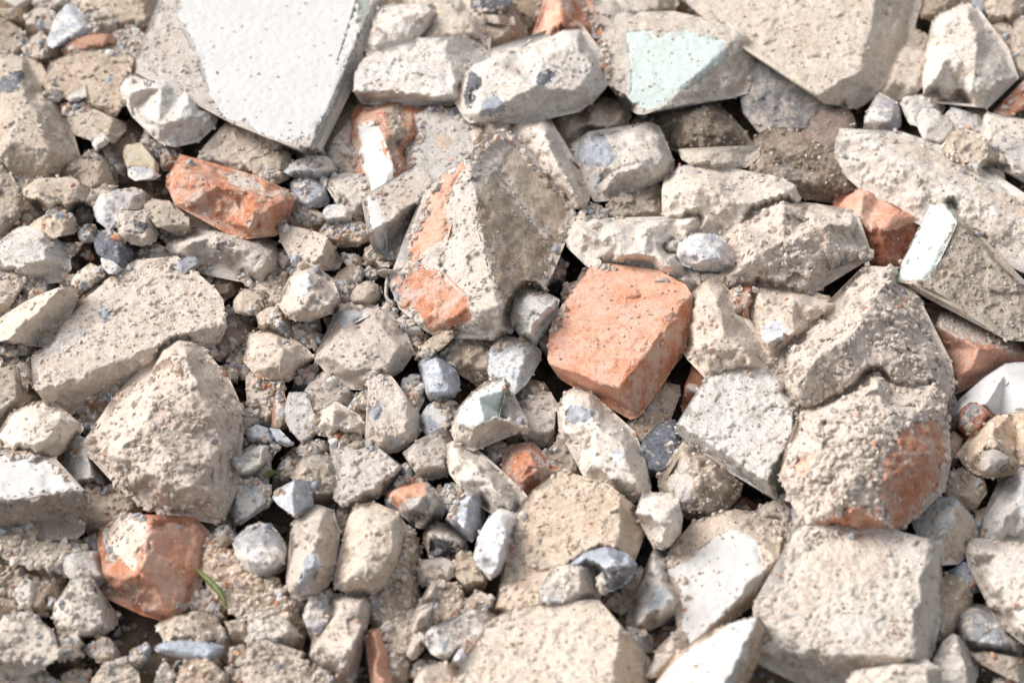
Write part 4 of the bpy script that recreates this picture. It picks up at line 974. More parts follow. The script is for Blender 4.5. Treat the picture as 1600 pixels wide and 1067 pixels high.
R('b3',4,'M',34,'pale knobbly lump above the three-pointed mortar piece','255,430 300,380 390,305 460,340 510,390 540,440 520,480 440,470 380,500 330,520 280,490')
R('b3',5,'M',38,'pale boxy lump with a grey streak under the knobbly lump','340,600 380,500 440,465 520,530 600,570 622,620 580,658 500,640 400,645 345,640',I='390,560,32 450,500,36 530,590,40 560,640,24 430,600,42')
R('b3',4,'I',16,'smooth white shard above the elongated pebbly lump','510,495 560,410 640,378 632,440 560,525')
R('b3',3,'S',22,'tan lump under the smooth white shard','540,530 600,470 640,470 640,540 600,580 560,570')
R('b3',4,'G',30,'crooked grey lump left of the boxy lump','155,500 200,420 260,400 270,480 330,550 345,600 330,635 280,692 230,640 190,580',tint=1.1)
R('b3',4,'F',22,'slate stone left of the gravelly pale block','190,410 240,290 320,245 380,290 330,340 260,392',tint=1.1)
R('F',4,'M',38,'mortar lump with a dark right face left of the gravelly block','388,560 392,525 420,518 445,530 470,540 486,560 470,577 450,592 420,590 400,582',I='405,540,32 438,540,42 432,575,38 465,560,24')
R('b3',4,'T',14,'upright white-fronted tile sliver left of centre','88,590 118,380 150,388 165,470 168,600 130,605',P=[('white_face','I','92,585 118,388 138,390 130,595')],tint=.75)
R('b3',3,'M',34,'crumbly mortar lump behind the upright white-fronted sliver','-20,290 80,285 140,350 130,390 112,430 100,560 40,592 0,565')
R('b3',4,'Q',32,'grey lump right of the slate blue stone beside the pyramid','0,600 40,585 110,640 132,700 85,780 70,700 20,680',tint=1.3)
R('b3',5,'A',18,'curved whitish stone right of the grey lump beside the pyramid','70,592 130,600 180,660 212,700 170,712 120,690')
R('b3',5,'M',24,'gritty crumb lump above the brown crumbly stone','235,742 270,690 340,675 410,690 385,742 300,775')
R('b3',3,'O',18,'brown flat flake left of the brown crumbly stone','95,925 130,830 150,790 230,720 245,780 200,855 150,925',tint=1.2)
R('b3',4,'C',14,'small tan chip on the brown flat flake','195,775 230,750 262,770 240,805 205,805')
R('b3',4,'S',30,'tan side lump below the little pale mortar cube','0,700 60,700 80,770 60,900 60,1000 0,990',tint=.9)
R('b3',3,'V',10,'tiny dull green leaf scrap in a gap left of the brown crumbly stone','45,860 80,835 115,848 100,875 55,880',n='stone')
ROCKS.pop()
# --- right of centre
R('F',5,'A',42,'knobbly blue-white stone left of the square orange brick','762,580 768,545 785,525 800,532 817,530 845,548 840,568 825,595 802,620 785,612 765,592',tint=1.05)
R('F',5,'W',40,'pale cube above the knobbly blue-white stone','795,500 800,480 820,450 838,453 870,468 868,485 845,505 838,540 815,530 797,510',I='808,490,32 825,465,34 860,480,36 835,505,38 828,525,30')
R('c2',4,'Q',30,'banded grey stone pressed against the left of the square orange brick','140,930 200,840 290,815 312,850 270,930 212,1010 192,1085 150,1012',tint=1.7)
R('c2',3,'S',26,'little tan pebble under the long grey-white lump','260,780 280,700 340,680 400,740 330,802')
R('c2',3,'M',22,'pale pebble at the upper left corner of the square orange brick','360,660 400,610 500,590 480,650 420,722 370,702')
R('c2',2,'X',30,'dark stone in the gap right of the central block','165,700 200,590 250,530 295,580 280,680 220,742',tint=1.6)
R('F',6,'K',62,'square orange-pink brick at the centre right, clean faced','856,548 862,500 900,445 935,411 965,418 1010,425 1060,437 1084,462 1076,500 1071,545 1056,570 1030,610 1003,646 985,655 965,628 920,607 872,588 858,568',
  I='935,420,22 1060,450,56 1074,468,58 1038,500,66 1004,548,72 966,606,72 868,572,48 915,588,58 900,490,40 985,500,54',E=((2,3),(3,4),(4,5),(5,7),(7,6)),tint=1.0,
  P=[('shaded_broken_side','B','1070,470 1080,468 1074,502 1069,545 1054,570 1028,609 1002,643 986,652 968,622 968,606 1004,552 1038,504')],PL='868,572,41 966,606,57 1074,468,53|966,606,57 1074,468,53 1056,570,0|868,572,41 966,606,57 920,610,5')  # side face in a deeper orange, part of its shade put into the colour
R('c3',4,'M',34,'small mortar piece at the lower left of the square orange brick','0,540 60,460 130,440 220,420 232,470 222,560 217,670 170,692 90,670 60,600',tint=1.05)
R('c3',3,'S',24,'tan lump above the small mortar piece left of the brick','0,460 60,390 140,350 212,400 200,430 100,450 20,480')
R('c3',5,'W',50,'long pebbly pale lump below the square orange brick','275,520 300,420 360,385 430,400 480,450 540,530 620,590 690,680 710,740 750,830 762,930 740,990 690,1012 600,980 500,920 400,890 380,830 400,730 380,690 300,630 290,570',
  I='330,480,34 430,500,40 480,600,48 600,680,46 640,800,50 700,900,44 560,880,42 450,780,42 400,620,36',P=[('flint_face','F','312,580 322,490 400,470 482,535 420,580'),('flint_face','A','520,745 600,722 632,790 560,812')])
R('c3',2,'O',26,'olive brown slab lying in the gap below the square orange brick','640,590 720,540 800,450 860,370 935,365 880,440 830,540 760,645 720,682',tint=1.35)
R('c3',3,'X',32,'dark earthy rock in the gap right of the long pebbly lump','700,740 760,650 830,580 900,555 930,640 880,700 905,760 870,852 760,860',tint=1.5)
R('F',4,'B',26,'red brick sliver right of the square orange brick','1068,640 1074,606 1090,592 1084,568 1105,560 1116,596 1096,625')
R('c3',4,'D',50,'dark gritty three-sided stone with pale crust below the pale flat chunk','830,930 880,830 920,730 960,670 1060,720 1150,790 1240,860 1278,910 1250,980 1180,1062 1100,1105 960,1085 860,985',I='960,740,40 1060,800,50 1040,900,50 1140,860,40 1200,930,34 940,960,38 1050,1030,32',P=[('pale_crust','G','860,960 890,850 930,760 990,800 1010,880 1010,960 1050,1000 960,1050 880,980')],tint=1.9)
R('c3',3,'S',30,'shaded tan stone left of the long pebbly lump','160,740 230,700 280,620 370,680 398,760 380,850 300,885 220,830',tint=.8)
R('c3',3,'E',16,'dark red brick in the deep gap under the pale flat chunk','1180,1060 1260,1000 1350,1030 1340,1090 1230,1130 1160,1110')
R('F',5,'B',36,'small orange brick fragment with grey mortar on its right, below centre','787,722 800,700 820,690 836,700 860,730 873,745 850,755 836,766 828,776 805,766 790,746',I='805,715,28 825,705,32 840,735,36 815,755,30',P=[('mortar_crust','M','833,700 845,712 862,732 872,745 852,752 848,735')])
R('b3',4,'X',34,'dark granite-like stone left of the small orange brick fragment','1260,745 1340,650 1410,720 1395,790 1340,835 1280,800',tint=2.2)
R('F',5,'W',44,'long pale mortar lump slanting below the mint-painted shard','700,722 706,690 722,690 745,712 770,730 795,755 815,785 827,800 802,808 780,806 755,786 725,766 705,746',I='715,710,30 740,730,40 775,765,44 800,790,34 730,750,36')
R('c4',3,'T',10,'small orange tile curl at the lower end of the slanting pale lump','-70,10 -20,-10 40,0 30,30 -30,40',tint=.9)
ROCKS.pop()
R('F',5,'M',40,'mortar chunk leaning right of the square orange brick','1070,520 1075,490 1090,455 1105,440 1130,447 1145,480 1165,510 1185,535 1205,575 1200,592 1160,587 1110,592 1095,570 1075,550',I='1095,480,38 1120,470,42 1130,520,48 1100,545,42 1160,550,42 1180,575,26')
R('F',4,'B',34,'red brick showing behind the gritty lump right of centre','1132,462 1150,450 1188,446 1190,515 1168,510')
R('F',4,'M',40,'gritty mortar lump touching the straight edge of the lumpy layered mass','1178,480 1184,446 1230,455 1280,468 1314,475 1272,515 1232,548 1206,572 1190,542 1178,510',I='1195,465,34 1240,470,38 1280,478,34 1235,520,44 1205,535,36',P=[('flint_stain','A','1185,505 1205,500 1230,515 1225,535 1205,545 1192,530')])
R('F',6,'M',74,'lumpy layered mortar mass with a straight slanting edge, at the right','1203,578 1230,545 1270,510 1318,475 1322,455 1340,432 1380,418 1405,415 1402,440 1430,468 1450,505 1470,545 1486,575 1490,600 1482,640 1440,660 1380,660 1300,690 1255,690 1250,640 1225,608 1226,590',
  I='1368,452,62 1350,498,80 1290,552,84 1240,600,70 1388,432,40 1410,490,50 1385,520,60 1400,555,62 1440,560,44 1262,632,46 1300,620,44 1330,585,62 1352,600,42 1402,585,52 1455,600,34 1300,660,40 1400,640,44 1425,525,40',
  E=((0,1),(1,2),(2,3)),rg=1.9,cr=2.0,n='mortar_mass',tint=.98)
R('F',7,'M',74,'big mortar block with exposed orange brick at its lower right','1216,745 1234,702 1254,672 1250,645 1266,640 1300,626 1345,604 1352,585 1375,582 1392,600 1425,606 1462,598 1482,625 1475,660 1484,720 1470,745 1440,800 1400,834 1360,836 1300,833 1260,823 1240,790',
  I='1275,665,66 1330,630,66 1370,605,62 1390,640,72 1440,640,50 1262,742,50 1330,740,78 1385,690,78 1365,755,76 1385,808,44 1402,680,74 1300,800,52 1460,650,28 1446,720,42 1350,690,82 1290,700,74',
  rg=1.6,cr=1.5,n='mortar_mass',P=[('exposed_brick','B','1384,804 1370,764 1376,724 1402,690 1430,662 1453,648 1472,664 1482,720 1468,744 1438,800 1400,834'),('exposed_brick','B','1268,815 1310,798 1345,787 1372,800 1388,826 1366,834 1302,831'),('dusty_brick_patch','K','1238,728 1262,708 1282,712 1262,735 1240,745'),('shaded_brown_crust','O','1345,735 1370,700 1420,665 1440,655 1400,688 1374,722 1368,764 1350,760')],tint=1.06)  # brown crust beside the brick, some shading painted into its dark tone
R('F',5,'W',44,'pale flat chunk with a grey-green painted edge, left of the brick-showing mortar block','1057,668 1085,630 1100,602 1114,588 1160,580 1205,578 1228,600 1258,660 1258,690 1240,720 1238,780 1220,778 1190,760 1150,727 1110,702 1070,682',
  I='1075,660,36 1110,610,38 1200,600,42 1240,668,46 1222,700,46 1197,752,42 1130,660,44 1100,690,34 1170,720,42',P=[('painted_edge','V','1203,742 1228,695 1245,672 1257,678 1252,698 1238,722 1236,778 1222,776 1199,758')],tint=1.0,PL='1075,660,38 1200,600,42 1197,752,46|1243,668,44 1197,752,46 1250,740,-25|1100,690,38 1180,740,44 1130,725,5')
R('F',5,'P',34,'white painted fragment at the right edge above the brown block','1485,652 1500,625 1540,590 1570,570 1620,568 1660,570 1660,655 1560,655 1530,645 1508,662',I='1505,640,28 1570,585,34 1640,600,36 1640,640,36 1540,630,34')
R('F',6,'O',48,'smooth brown block at the right edge','1503,722 1515,690 1545,655 1580,645 1660,638 1660,715 1592,726 1560,737 1530,746 1513,740',I='1525,700,38 1555,670,46 1640,655,46 1640,695,44 1560,715,44',tint=1.5)
R('d3',5,'E',24,'small red-brown knobbly stone between the white fragment and the layered mortar mass','1055,590 1110,480 1140,450 1188,470 1242,530 1190,605 1130,662 1085,640',P=[('grey_end','Q','1062,580 1112,480 1142,452 1186,472 1186,510 1130,540 1085,590')],tint=1.1)
R('d3',7,'M',34,'rounded pebble on the front of the smooth brown block','1175,760 1190,730 1260,710 1300,730 1358,780 1290,822 1250,868 1180,852',rnd=True,tint=.95)
R('d3',4,'Q',26,'grey-tan stone at the right side of the layered mortar mass','940,560 980,390 1030,380 1055,470 1020,540 1060,580 1030,620 970,625',tint=1.2)
R('d3',5,'O',32,'grey-brown pebble right of the big exposed brick patch','970,680 1000,625 1060,620 1088,665 1080,730 1030,800 1000,810',rnd=True,tint=1.45)
R('d3',5,'O',46,'round brown stone with a dark band, right of the mortar block with exposed brick','955,900 1000,850 1090,838 1202,890 1218,950 1172,1010 1130,1070 1060,1032 960,985',tint=1.3)
R('F',5,'G',50,'grey-blue lump cut by the right edge','1572,737 1600,705 1660,690 1660,860 1590,852 1545,852 1528,840 1545,800 1560,772',I='1600,735,44 1590,790,50 1640,760,50 1565,820,36 1640,830,44',P=[('flint_face','A','1585,760 1610,735 1650,730 1650,800 1600,805')])
# --- bottom left, earthy
R('F',4,'O',44,'dark-sided orange brick chunk propped on sandy rubble, bottom left','0,0 1,0 1,1')
ROCKS.pop()
R('a4',4,'S',30,'sandy slab at the left edge below the white-topped block','-60,200 60,185 200,210 290,270 460,300 510,335 390,350 350,400 380,455 200,410 100,380 -60,340',tint=1.0,cr=3.0)
R('a4',3,'S',34,'smooth brown lump at the left edge in the sandy heap','-60,350 60,370 200,420 370,470 350,560 330,640 180,680 60,660 -60,690',tint=.85,cr=3.0)
R('a4',5,'G',36,'grey mortar lump left of the tall orange brick','340,420 380,350 480,345 590,330 622,430 622,490 540,542 490,500 400,480',tint=1.05)
R('a4',6,'B',72,'tall orange brick with a crumbly pale left face, bottom left','555,275 620,140 700,110 820,140 920,170 1020,165 1110,190 1142,230 1112,400 1062,500 1012,620 950,690 900,712 800,670 730,630 640,572 560,545 640,480 620,440 590,330',
  I='850,178,66 838,240,72 825,330,74 765,480,66 720,560,44 640,200,40 660,380,46 780,610,36 1000,300,56 950,500,50 1080,230,40 900,640,26',E=((0,1),(1,2),(2,3),(3,4)),
  P=[('mortar_crust','C','562,275 624,150 702,118 800,140 848,172 835,240 812,320 745,340 770,400 740,440 690,400 640,345 595,325'),('dusty_side','K','856,190 920,180 1020,175 1110,200 1130,235 1100,400 1050,500 1000,610 900,690 800,640 780,500 834,330')],tint=.92,PL='850,178,66 765,480,66 600,330,22|850,178,66 765,480,66 1100,380,12|765,480,62 950,600,40 880,710,-5|620,480,30 740,500,60 680,590,0')
R('a4',5,'B',12,'tiny orange brick bit left of the tall orange brick','470,270 520,240 580,300 545,332 490,312')
R('a4',5,'W',40,'white crumbly lump below the tall orange brick','310,700 340,590 400,500 490,490 560,600 650,700 600,765 540,785 470,745 440,800 330,770',cr=3.0)
R('a4',4,'W',24,'small white crumbly lump at the left of the sandy heap','70,560 140,480 180,520 160,600 170,670 110,650',cr=3.0)
R('a4',4,'M',14,'round sandy pebble between the two white crumbly lumps','255,610 285,580 325,620 310,660 265,650',rnd=True,cr=3.0)
R('a4',5,'C',52,'large crumbly sandy lump in the bottom left corner','-60,800 20,700 100,670 200,690 300,760 330,900 250,990 150,960 100,1045 -60,1030',tint=.95,cr=3.0)
R('a4',5,'C',30,'crumbly lump right of the large sandy corner lump','290,830 430,785 485,860 420,925 330,935',cr=3.0)
R('a4',5,'M',26,'pale lump left of the blue pebble at the bottom','460,880 560,800 640,850 685,920 560,955')
R('a4',6,'S',36,'sandy lump at the bottom edge left of the blue pebble','500,1120 560,965 700,930 765,1000 745,1120',tint=1.05,cr=3.0)
R('a4',4,'S',26,'crumbly tan lump in the bottom left corner edge','0,1120 40,1040 150,1010 250,1010 330,1060 330,1120',tint=1.1,cr=3.0)
R('a4',5,'S',20,'small crumbly lump at the bottom edge beside the corner lump','330,1120 340,1040 430,990 500,1020 490,1120',tint=.95,cr=3.0)
R('a4',6,'C',22,'upright sandy crumb between the blue pebble and the bottom edge','860,1120 870,1000 920,935 960,990 990,1120',cr=3.0)
R('a4',6,'S',34,'sandy crumbly lump at the bottom edge below the long blue-grey pebble','985,1040 1060,960 1160,940 1270,1030 1280,1120 1000,1120',cr=3.0)
R('a4',5,'O',40,'tan rock behind the long blue-grey pebble','860,745 960,690 1040,680 1150,700 1210,760 1272,820 1282,900 1240,985 1100,965 1000,900 930,835',tint=1.45)
R('a4',6,'F',28,'long smooth blue-grey pebble at the bottom left','845,862 960,825 1100,830 1240,850 1245,890 1180,952 1060,935 920,912 870,890',rnd=True,tint=1.15)
R('a4',6,'F',28,'small blue pebble at the left end of the long blue-grey pebble','708,930 740,870 810,845 852,870 832,940 770,1002 725,990',rnd=True,tint=.95)
R('a4',6,'W',14,'white crumb under the right corner of the tall orange brick','950,640 985,612 1050,650 1020,672 965,670')
R('a4',4,'M',32,'crumbly lump right of and under the tall orange brick','1010,620 1060,560 1150,550 1230,610 1260,700 1200,720 1130,690 1040,680',tint=.9,cr=3.0)
R('a4',5,'C',30,'pale lump beside the mossy sand slope, bottom left','1262,722 1340,708 1423,700 1455,800 1400,862 1290,832')
R('a4',4,'S',36,'brownish stone at the bottom edge left of the terracotta strip','1258,980 1300,890 1360,868 1465,890 1490,1120 1258,1120',tint=.9)
R('a4',4,'O',44,'sandy brown bank sloping right of the tall orange brick','1110,270 1150,245 1220,250 1290,335 1423,430 1520,520 1640,650 1695,780 1670,905 1560,865 1423,765 1300,655 1230,600 1180,500 1108,400',tint=1.35,cr=3.0)
R('a4',5,'W',20,'little brick chip with white paint above the sandy brown bank','1192,222 1240,188 1302,230 1312,282 1270,322 1222,285',P=[('brick_core','B','1225,250 1260,215 1295,240 1285,290 1250,300')],cr=3.0)
R('b4',5,'C',40,'knobbly pale lump on the sandy slope left of the mortar block','-40,670 80,640 130,700 225,790 190,852 120,862 60,822 20,850 -40,850',cr=3.0)
R('b4',5,'M',44,'wide sandy lump at the bottom edge left of the terracotta strip','-60,890 60,830 130,880 250,935 400,1010 545,1070 560,1130 -60,1130',tint=.92,cr=3.0)
R('b4',4,'O',28,'brown crumbly lump under the elongated flint-spotted stone','140,560 200,580 300,590 290,640 230,680 160,620',tint=1.3,cr=3.0)
# --- bottom centre left
R('F',5,'Q',44,'rough round grey stone at lower left of centre','362,857 370,835 395,818 420,817 434,835 452,855 449,880 430,896 405,901 380,886',rnd=True,tint=1.45)
R('b4',6,'M',46,'elongated stone with a dark flint face, lower left of centre','160,500 180,380 230,310 200,190 280,120 350,85 420,100 442,180 442,400 400,500 330,572 240,590 180,562',I='250,200,34 350,140,38 350,300,48 300,430,46 370,420,40 250,520,36',P=[('flint_face','F','205,560 232,480 270,345 340,330 352,400 318,470 290,565 240,580')])
R('b4',6,'S',52,'large oval sand-crusted stone right of the flint-faced stone','440,540 450,420 480,320 500,240 520,130 590,90 700,100 800,130 825,220 812,330 770,430 700,545 600,582 490,572',I='520,480,42 530,300,44 590,150,40 740,170,44 760,320,48 680,450,48 600,400,54 640,250,54',tint=1.12)
R('b4',4,'O',44,'brown crumbly mass beside the oval sand-crusted stone','700,560 780,420 830,330 830,200 865,190 905,420 892,560 852,745 750,785 640,722 620,640',tint=1.5,cr=3.0)
R('b4',4,'O',44,'crumbly brown mass above the terracotta strip','620,800 740,740 865,795 845,900 805,1130 700,1130 640,900',tint=1.4,cr=3.0)
R('b4',3,'O',28,'shaded lump between the two tall sand-crusted stones','460,120 510,80 520,180 480,300 450,300 440,180',tint=1.2)
R('b4',6,'M',52,'long pale mortar block in front of the oval stone, bottom centre left','280,935 340,820 440,680 420,610 480,578 620,588 642,640 602,780 582,880 560,965 510,1040 440,1012 350,980',I='340,880,38 460,690,46 480,620,38 590,620,42 570,760,50 530,860,50 500,970,44 420,920,46',tint=.97)
R('b4',5,'Q',36,'smooth grey rock left of the long pale mortar block','268,680 300,600 420,545 455,600 430,690 380,770 310,832',tint=1.4)
R('b4',5,'T',18,'flat terracotta tile strip at the bottom edge','603,790 640,768 690,772 722,900 752,1067 760,1120 650,1120 640,930',I='660,790,22 690,900,22 715,1060,22 665,1000,24')
R('b4',6,'M',22,'upright thin mortar shard in a dark gap, bottom centre','838,920 870,790 920,620 960,520 1012,498 1002,600 950,760 890,935 860,942',I='900,720,26 965,560,24 940,700,18 880,880,20',tint=1.03)
R('b4',6,'M',36,'small chip with a black flint face below the grey stones','938,220 1010,165 1100,210 1168,280 1160,322 1080,372 960,392 948,310',I='970,240,34 1065,265,38 1130,295,34 1040,345,26 970,370,24',P=[('flint_face','X','968,238 1060,268 1138,294 1112,345 1050,370 962,382')],tint=1.08)
R('b4',5,'F',46,'grey stone with a lit blue left face, below the terracotta-faced stone','1050,160 1100,80 1180,25 1250,40 1272,90 1250,200 1200,282 1150,252 1130,200',I='1090,130,32 1180,60,42 1150,160,46 1160,230,34 1230,110,28',tint=1.2,PL='1090,130,34 1190,40,46 1150,200,46|1195,40,46 1150,210,46 1260,150,5')
R('F',4,'A',34,'rough grey stone right of the terracotta-faced stone','685,765 708,755 735,765 742,782 715,792 700,802 690,792',tint=.95)
R('b4',6,'A',46,'pale oval flint left of the large tan slab','1218,380 1240,240 1290,150 1350,100 1423,110 1462,145 1440,280 1400,380 1370,450 1310,502 1258,440',I='1260,360,34 1290,220,40 1360,150,38 1400,240,46 1340,380,46 1310,460,30',tint=1.02)
R('b4',6,'M',36,'crumbly lump under the black-faced chip','900,440 930,400 1010,380 1080,410 1092,480 1000,512 930,522',cr=3.0)
R('b4',5,'S',34,'brown bar-shaped stone left of the pale oval flint','1078,390 1160,330 1220,400 1302,520 1290,560 1190,592 1130,482',tint=.95)
R('b4',4,'O',38,'brown gritty lump right of the upright thin shard','985,740 980,600 1010,508 1120,530 1190,600 1140,702 1060,745',tint=1.5,cr=3.0)
R('b4',5,'M',30,'dusty stone above the pale stone pair at the bottom','1130,722 1160,640 1260,560 1350,600 1330,660 1200,692')
R('b4',6,'W',40,'pale stone pair with a bluish left end, bottom centre','930,850 960,770 1060,750 1180,680 1280,665 1372,690 1360,742 1300,802 1200,852 1110,872 1060,948 980,902',P=[('flint_face','A','940,850 975,790 1050,770 1080,830 1040,890 1000,890')])
R('b4',6,'A',36,'white-blue stone left of the big cream boulder','1070,965 1120,880 1200,840 1300,808 1330,840 1270,920 1200,1015 1150,1015')
R('b4',7,'M',38,'rounded mortar lump at the bottom edge left of the big cream boulder','865,1120 900,1030 950,980 1040,958 1135,1000 1155,1067 1140,1120')
R('b4',4,'O',26,'brown stone in the gap below the upright shard','850,1040 890,960 980,910 1020,960 940,990 880,1060',tint=1.5)
# --- bottom centre right
R('F',6,'S',58,'large tan slab with a rough sandy face, below centre','775,958 790,940 795,890 800,850 815,800 835,770 860,755 895,748 930,755 965,775 995,800 1011,828 1000,850 985,876 960,892 920,912 880,932 830,962 800,968',
  I='810,900,44 815,850,42 835,795,42 900,770,44 960,790,46 992,825,42 960,860,52 880,840,60 850,900,56 900,900,46',n='mortar_slab',tint=1.03,P=[],PL='810,900,46 900,770,44 960,850,60|965,785,58 960,860,60 1010,828,12|830,960,30 920,900,52 900,925,20')
R('c4',7,'W',46,'white heart-shaped mortar lump between the tan slab and dark stone','670,130 700,60 780,25 850,25 930,60 952,150 930,230 880,302 830,322 790,290 780,220 740,180',I='730,110,36 800,70,40 890,100,44 900,180,40 840,260,34 820,160,46',tint=1.1)
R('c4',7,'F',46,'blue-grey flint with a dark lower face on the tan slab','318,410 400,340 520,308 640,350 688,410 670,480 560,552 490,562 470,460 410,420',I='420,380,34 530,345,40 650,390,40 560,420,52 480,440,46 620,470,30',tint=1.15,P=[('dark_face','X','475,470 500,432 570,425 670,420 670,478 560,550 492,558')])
R('c4',7,'W',42,'chalky pale stone beside the blue-grey flint','133,590 190,450 260,412 410,408 472,460 477,560 470,622 400,582 300,622 230,652 150,632',P=[('flint_face','A','140,600 180,560 280,620 240,645 155,630')])
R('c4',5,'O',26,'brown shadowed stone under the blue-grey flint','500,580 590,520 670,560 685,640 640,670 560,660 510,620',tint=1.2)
R('c4',6,'S',22,'small tan chip right of the blue-grey flint','605,530 640,480 690,410 722,440 700,520 660,580')
R('c4',4,'S',22,'tan bit in the gap left of the grey angular block','600,690 640,665 680,690 670,740 630,750')
R('F',8,'C',62,'biggest cream boulder at the bottom edge, centre','712,1110 735,1035 760,985 790,965 830,950 880,945 925,935 950,955 975,980 985,1005 1005,1010 1015,1025 1005,1060 1000,1110',
  I='770,1000,40 850,965,46 930,958,46 966,1010,56 962,1060,58 968,1100,58 850,1040,66 780,1060,56',tint=.98,PL='770,1000,40 966,1010,58 850,960,38|966,1010,58 966,1100,60 1012,1040,0|900,945,50 960,975,56 940,945,30')
R('c4',5,'Q',30,'grey veined stone right of the cream boulder','640,745 720,770 785,820 785,885 720,905 680,855',tint=1.5)
R('c4',5,'G',48,'grey angular block with a smooth face between the flint and white slab','668,725 690,600 740,440 790,300 850,350 890,500 950,540 962,640 900,700 760,772 700,772',I='730,600,40 790,380,38 800,510,46 920,605,46 770,700,44 740,740,34 870,440,28',P=[('smooth_face','A','795,525 830,512 925,610 850,655 760,690 735,680 775,600')],tint=1.05)
R('c4',3,'E',24,'dark red brick in the gap under the grey angular block','790,850 860,740 960,680 970,800 880,850 800,900')
R('c4',6,'W',24,'pale crumbly flake between the two white painted slabs','733,1005 800,880 900,790 955,790 985,880 860,962 790,1025')
R('F',6,'S',46,'upper white painted slab with broken edges, lower right','1040,870 1075,835 1110,815 1170,806 1218,812 1215,840 1205,880 1200,905 1160,942 1120,977 1095,1002 1068,1008 1066,960 1063,912 1045,897',
  I='1062,880,38 1110,845,42 1150,828,44 1190,850,46 1193,895,46 1160,930,42 1118,965,40 1078,1000,30 1072,910,40',T=50,n='plaster_slab',tint=1.1,
  P=[('white_face','P','1034,890 1070,877 1104,852 1146,826 1184,844 1197,890 1193,907 1163,937 1121,974 1074,1012 1060,1000 1058,930 1040,905')],PL='1062,880,34 1190,850,52 1078,1000,46|1193,893,56 1118,968,50 1205,920,-5|1160,826,46 1192,846,46 1210,820,20')
R('F',7,'O',40,'lower white painted slab at the bottom edge','1003,1100 1042,1046 1081,1012 1137,975 1184,963 1193,992 1174,1028 1160,1067 1140,1110',I='1060,1050,36 1100,1005,38 1140,980,38 1182,967,38 1165,1010,42 1135,1062,42 1120,1100,42',T=50,n='plaster_slab',tint=1.5,
  P=[('white_face','P','998,1104 1040,1042 1080,1008 1138,970 1188,958 1170,1006 1140,1063 1128,1104')],PL='1060,1050,34 1182,967,44 1120,1100,50|1184,965,44 1135,1062,50 1185,1015,-10')
R('F',4,'M',36,'crumbly lump behind the upper white painted slab','1170,810 1200,785 1240,800 1250,840 1235,890 1200,910 1195,880 1205,840',tint=.95)
R('d4',7,'A',16,'thin grey-blue flint sliver below the mortar block with exposed brick','122,100 170,55 222,120 228,200 170,215')
R('F',7,'W',62,'widest pale block at the bottom right, flat faced','1178,1020 1196,985 1178,945 1185,930 1226,912 1228,880 1240,832 1265,827 1310,823 1340,832 1375,840 1420,838 1455,838 1470,848 1467,905 1462,962 1453,1030 1445,1040 1380,1040 1340,1048 1320,1070 1282,1075 1245,1062 1215,1040',
  I='1205,1015,40 1240,930,46 1255,850,46 1340,850,50 1380,850,52 1445,862,50 1434,935,54 1425,1020,50 1390,925,48 1350,930,54 1320,1015,54 1230,1020,50 1270,1050,24 1380,1025,40 1370,880,54 1300,950,56',tint=.98,
  P=[('raised_skin','C','1232,905 1250,848 1320,836 1385,850 1394,880 1372,905 1352,932 1330,925 1290,950 1250,960'),('worn_skin','W','1290,952 1340,955 1390,970 1380,995 1330,1012 1300,985')],PL='1240,930,48 1340,850,46 1430,935,54|1443,862,54 1427,1020,54 1466,930,5|1205,1015,50 1400,1032,52 1290,1072,0')
R('d4',8,'C',34,'flat pale stone at the bottom edge below the widest pale block','410,1120 440,1050 520,1000 700,960 900,955 955,985 930,1120',I='520,1040,28 700,1000,34 880,1000,34 900,1080,34 600,1080,36',tint=1.04)
R('d4',8,'M',44,'white-faced wedge at the bottom edge right of the flat pale stone','925,980 980,890 1035,808 1100,870 1135,940 1168,1000 1165,1120 940,1120',I='1040,850,36 1070,900,44 1100,980,46 1110,1080,46 970,1000,38 1000,1080,42',P=[('white_face','W','935,990 985,895 1038,830 1080,880 1110,960 1115,1080 1060,1100 950,1100')],tint=.9,PL='970,950,40 1070,890,46 1105,1000,46|1070,880,46 1112,1080,46 1160,1000,-5')
R('d4',6,'S',22,'thin flat tan shard in the bottom right corner','1120,905 1200,898 1300,910 1480,940 1480,1040 1300,1015 1170,960',tint=1.05)
R('d4',5,'M',24,'small crumbly lump at the bottom right corner','1240,1120 1270,1050 1330,1020 1480,1040 1480,1120')
R('d4',5,'Q',48,'grey-brown rock with a bluish face near the bottom right corner','1025,770 1050,660 1130,630 1240,660 1330,720 1425,850 1400,915 1280,905 1140,893 1060,825',I='1080,710,36 1200,690,44 1290,740,44 1260,850,44 1350,850,38 1130,830,42',P=[('flint_face','F','1160,860 1200,790 1290,760 1330,820 1270,890')],tint=1.35)
R('d4',5,'O',34,'brown angular stone squeezed right of the widest pale block','900,955 960,560 1010,478 1070,500 1135,560 1112,622 1040,662 1010,742 1000,822 940,915',tint=1.4)
R('d4',4,'F',28,'blue-white stone above the brown angular stone','1020,450 1080,395 1120,400 1190,520 1190,560 1130,560 1060,500',tint=1.15)
R('d4',6,'W',56,'large pale gravelly slab cut by the right edge at the bottom','1100,340 1110,280 1200,300 1280,320 1340,270 1423,290 1620,300 1620,920 1423,840 1360,772 1290,672 1210,652 1190,520 1120,420',
  I='1150,340,36 1280,350,44 1400,330,44 1580,350,50 1260,520,48 1300,620,42 1450,500,58 1420,760,46 1580,820,46',tint=.98)
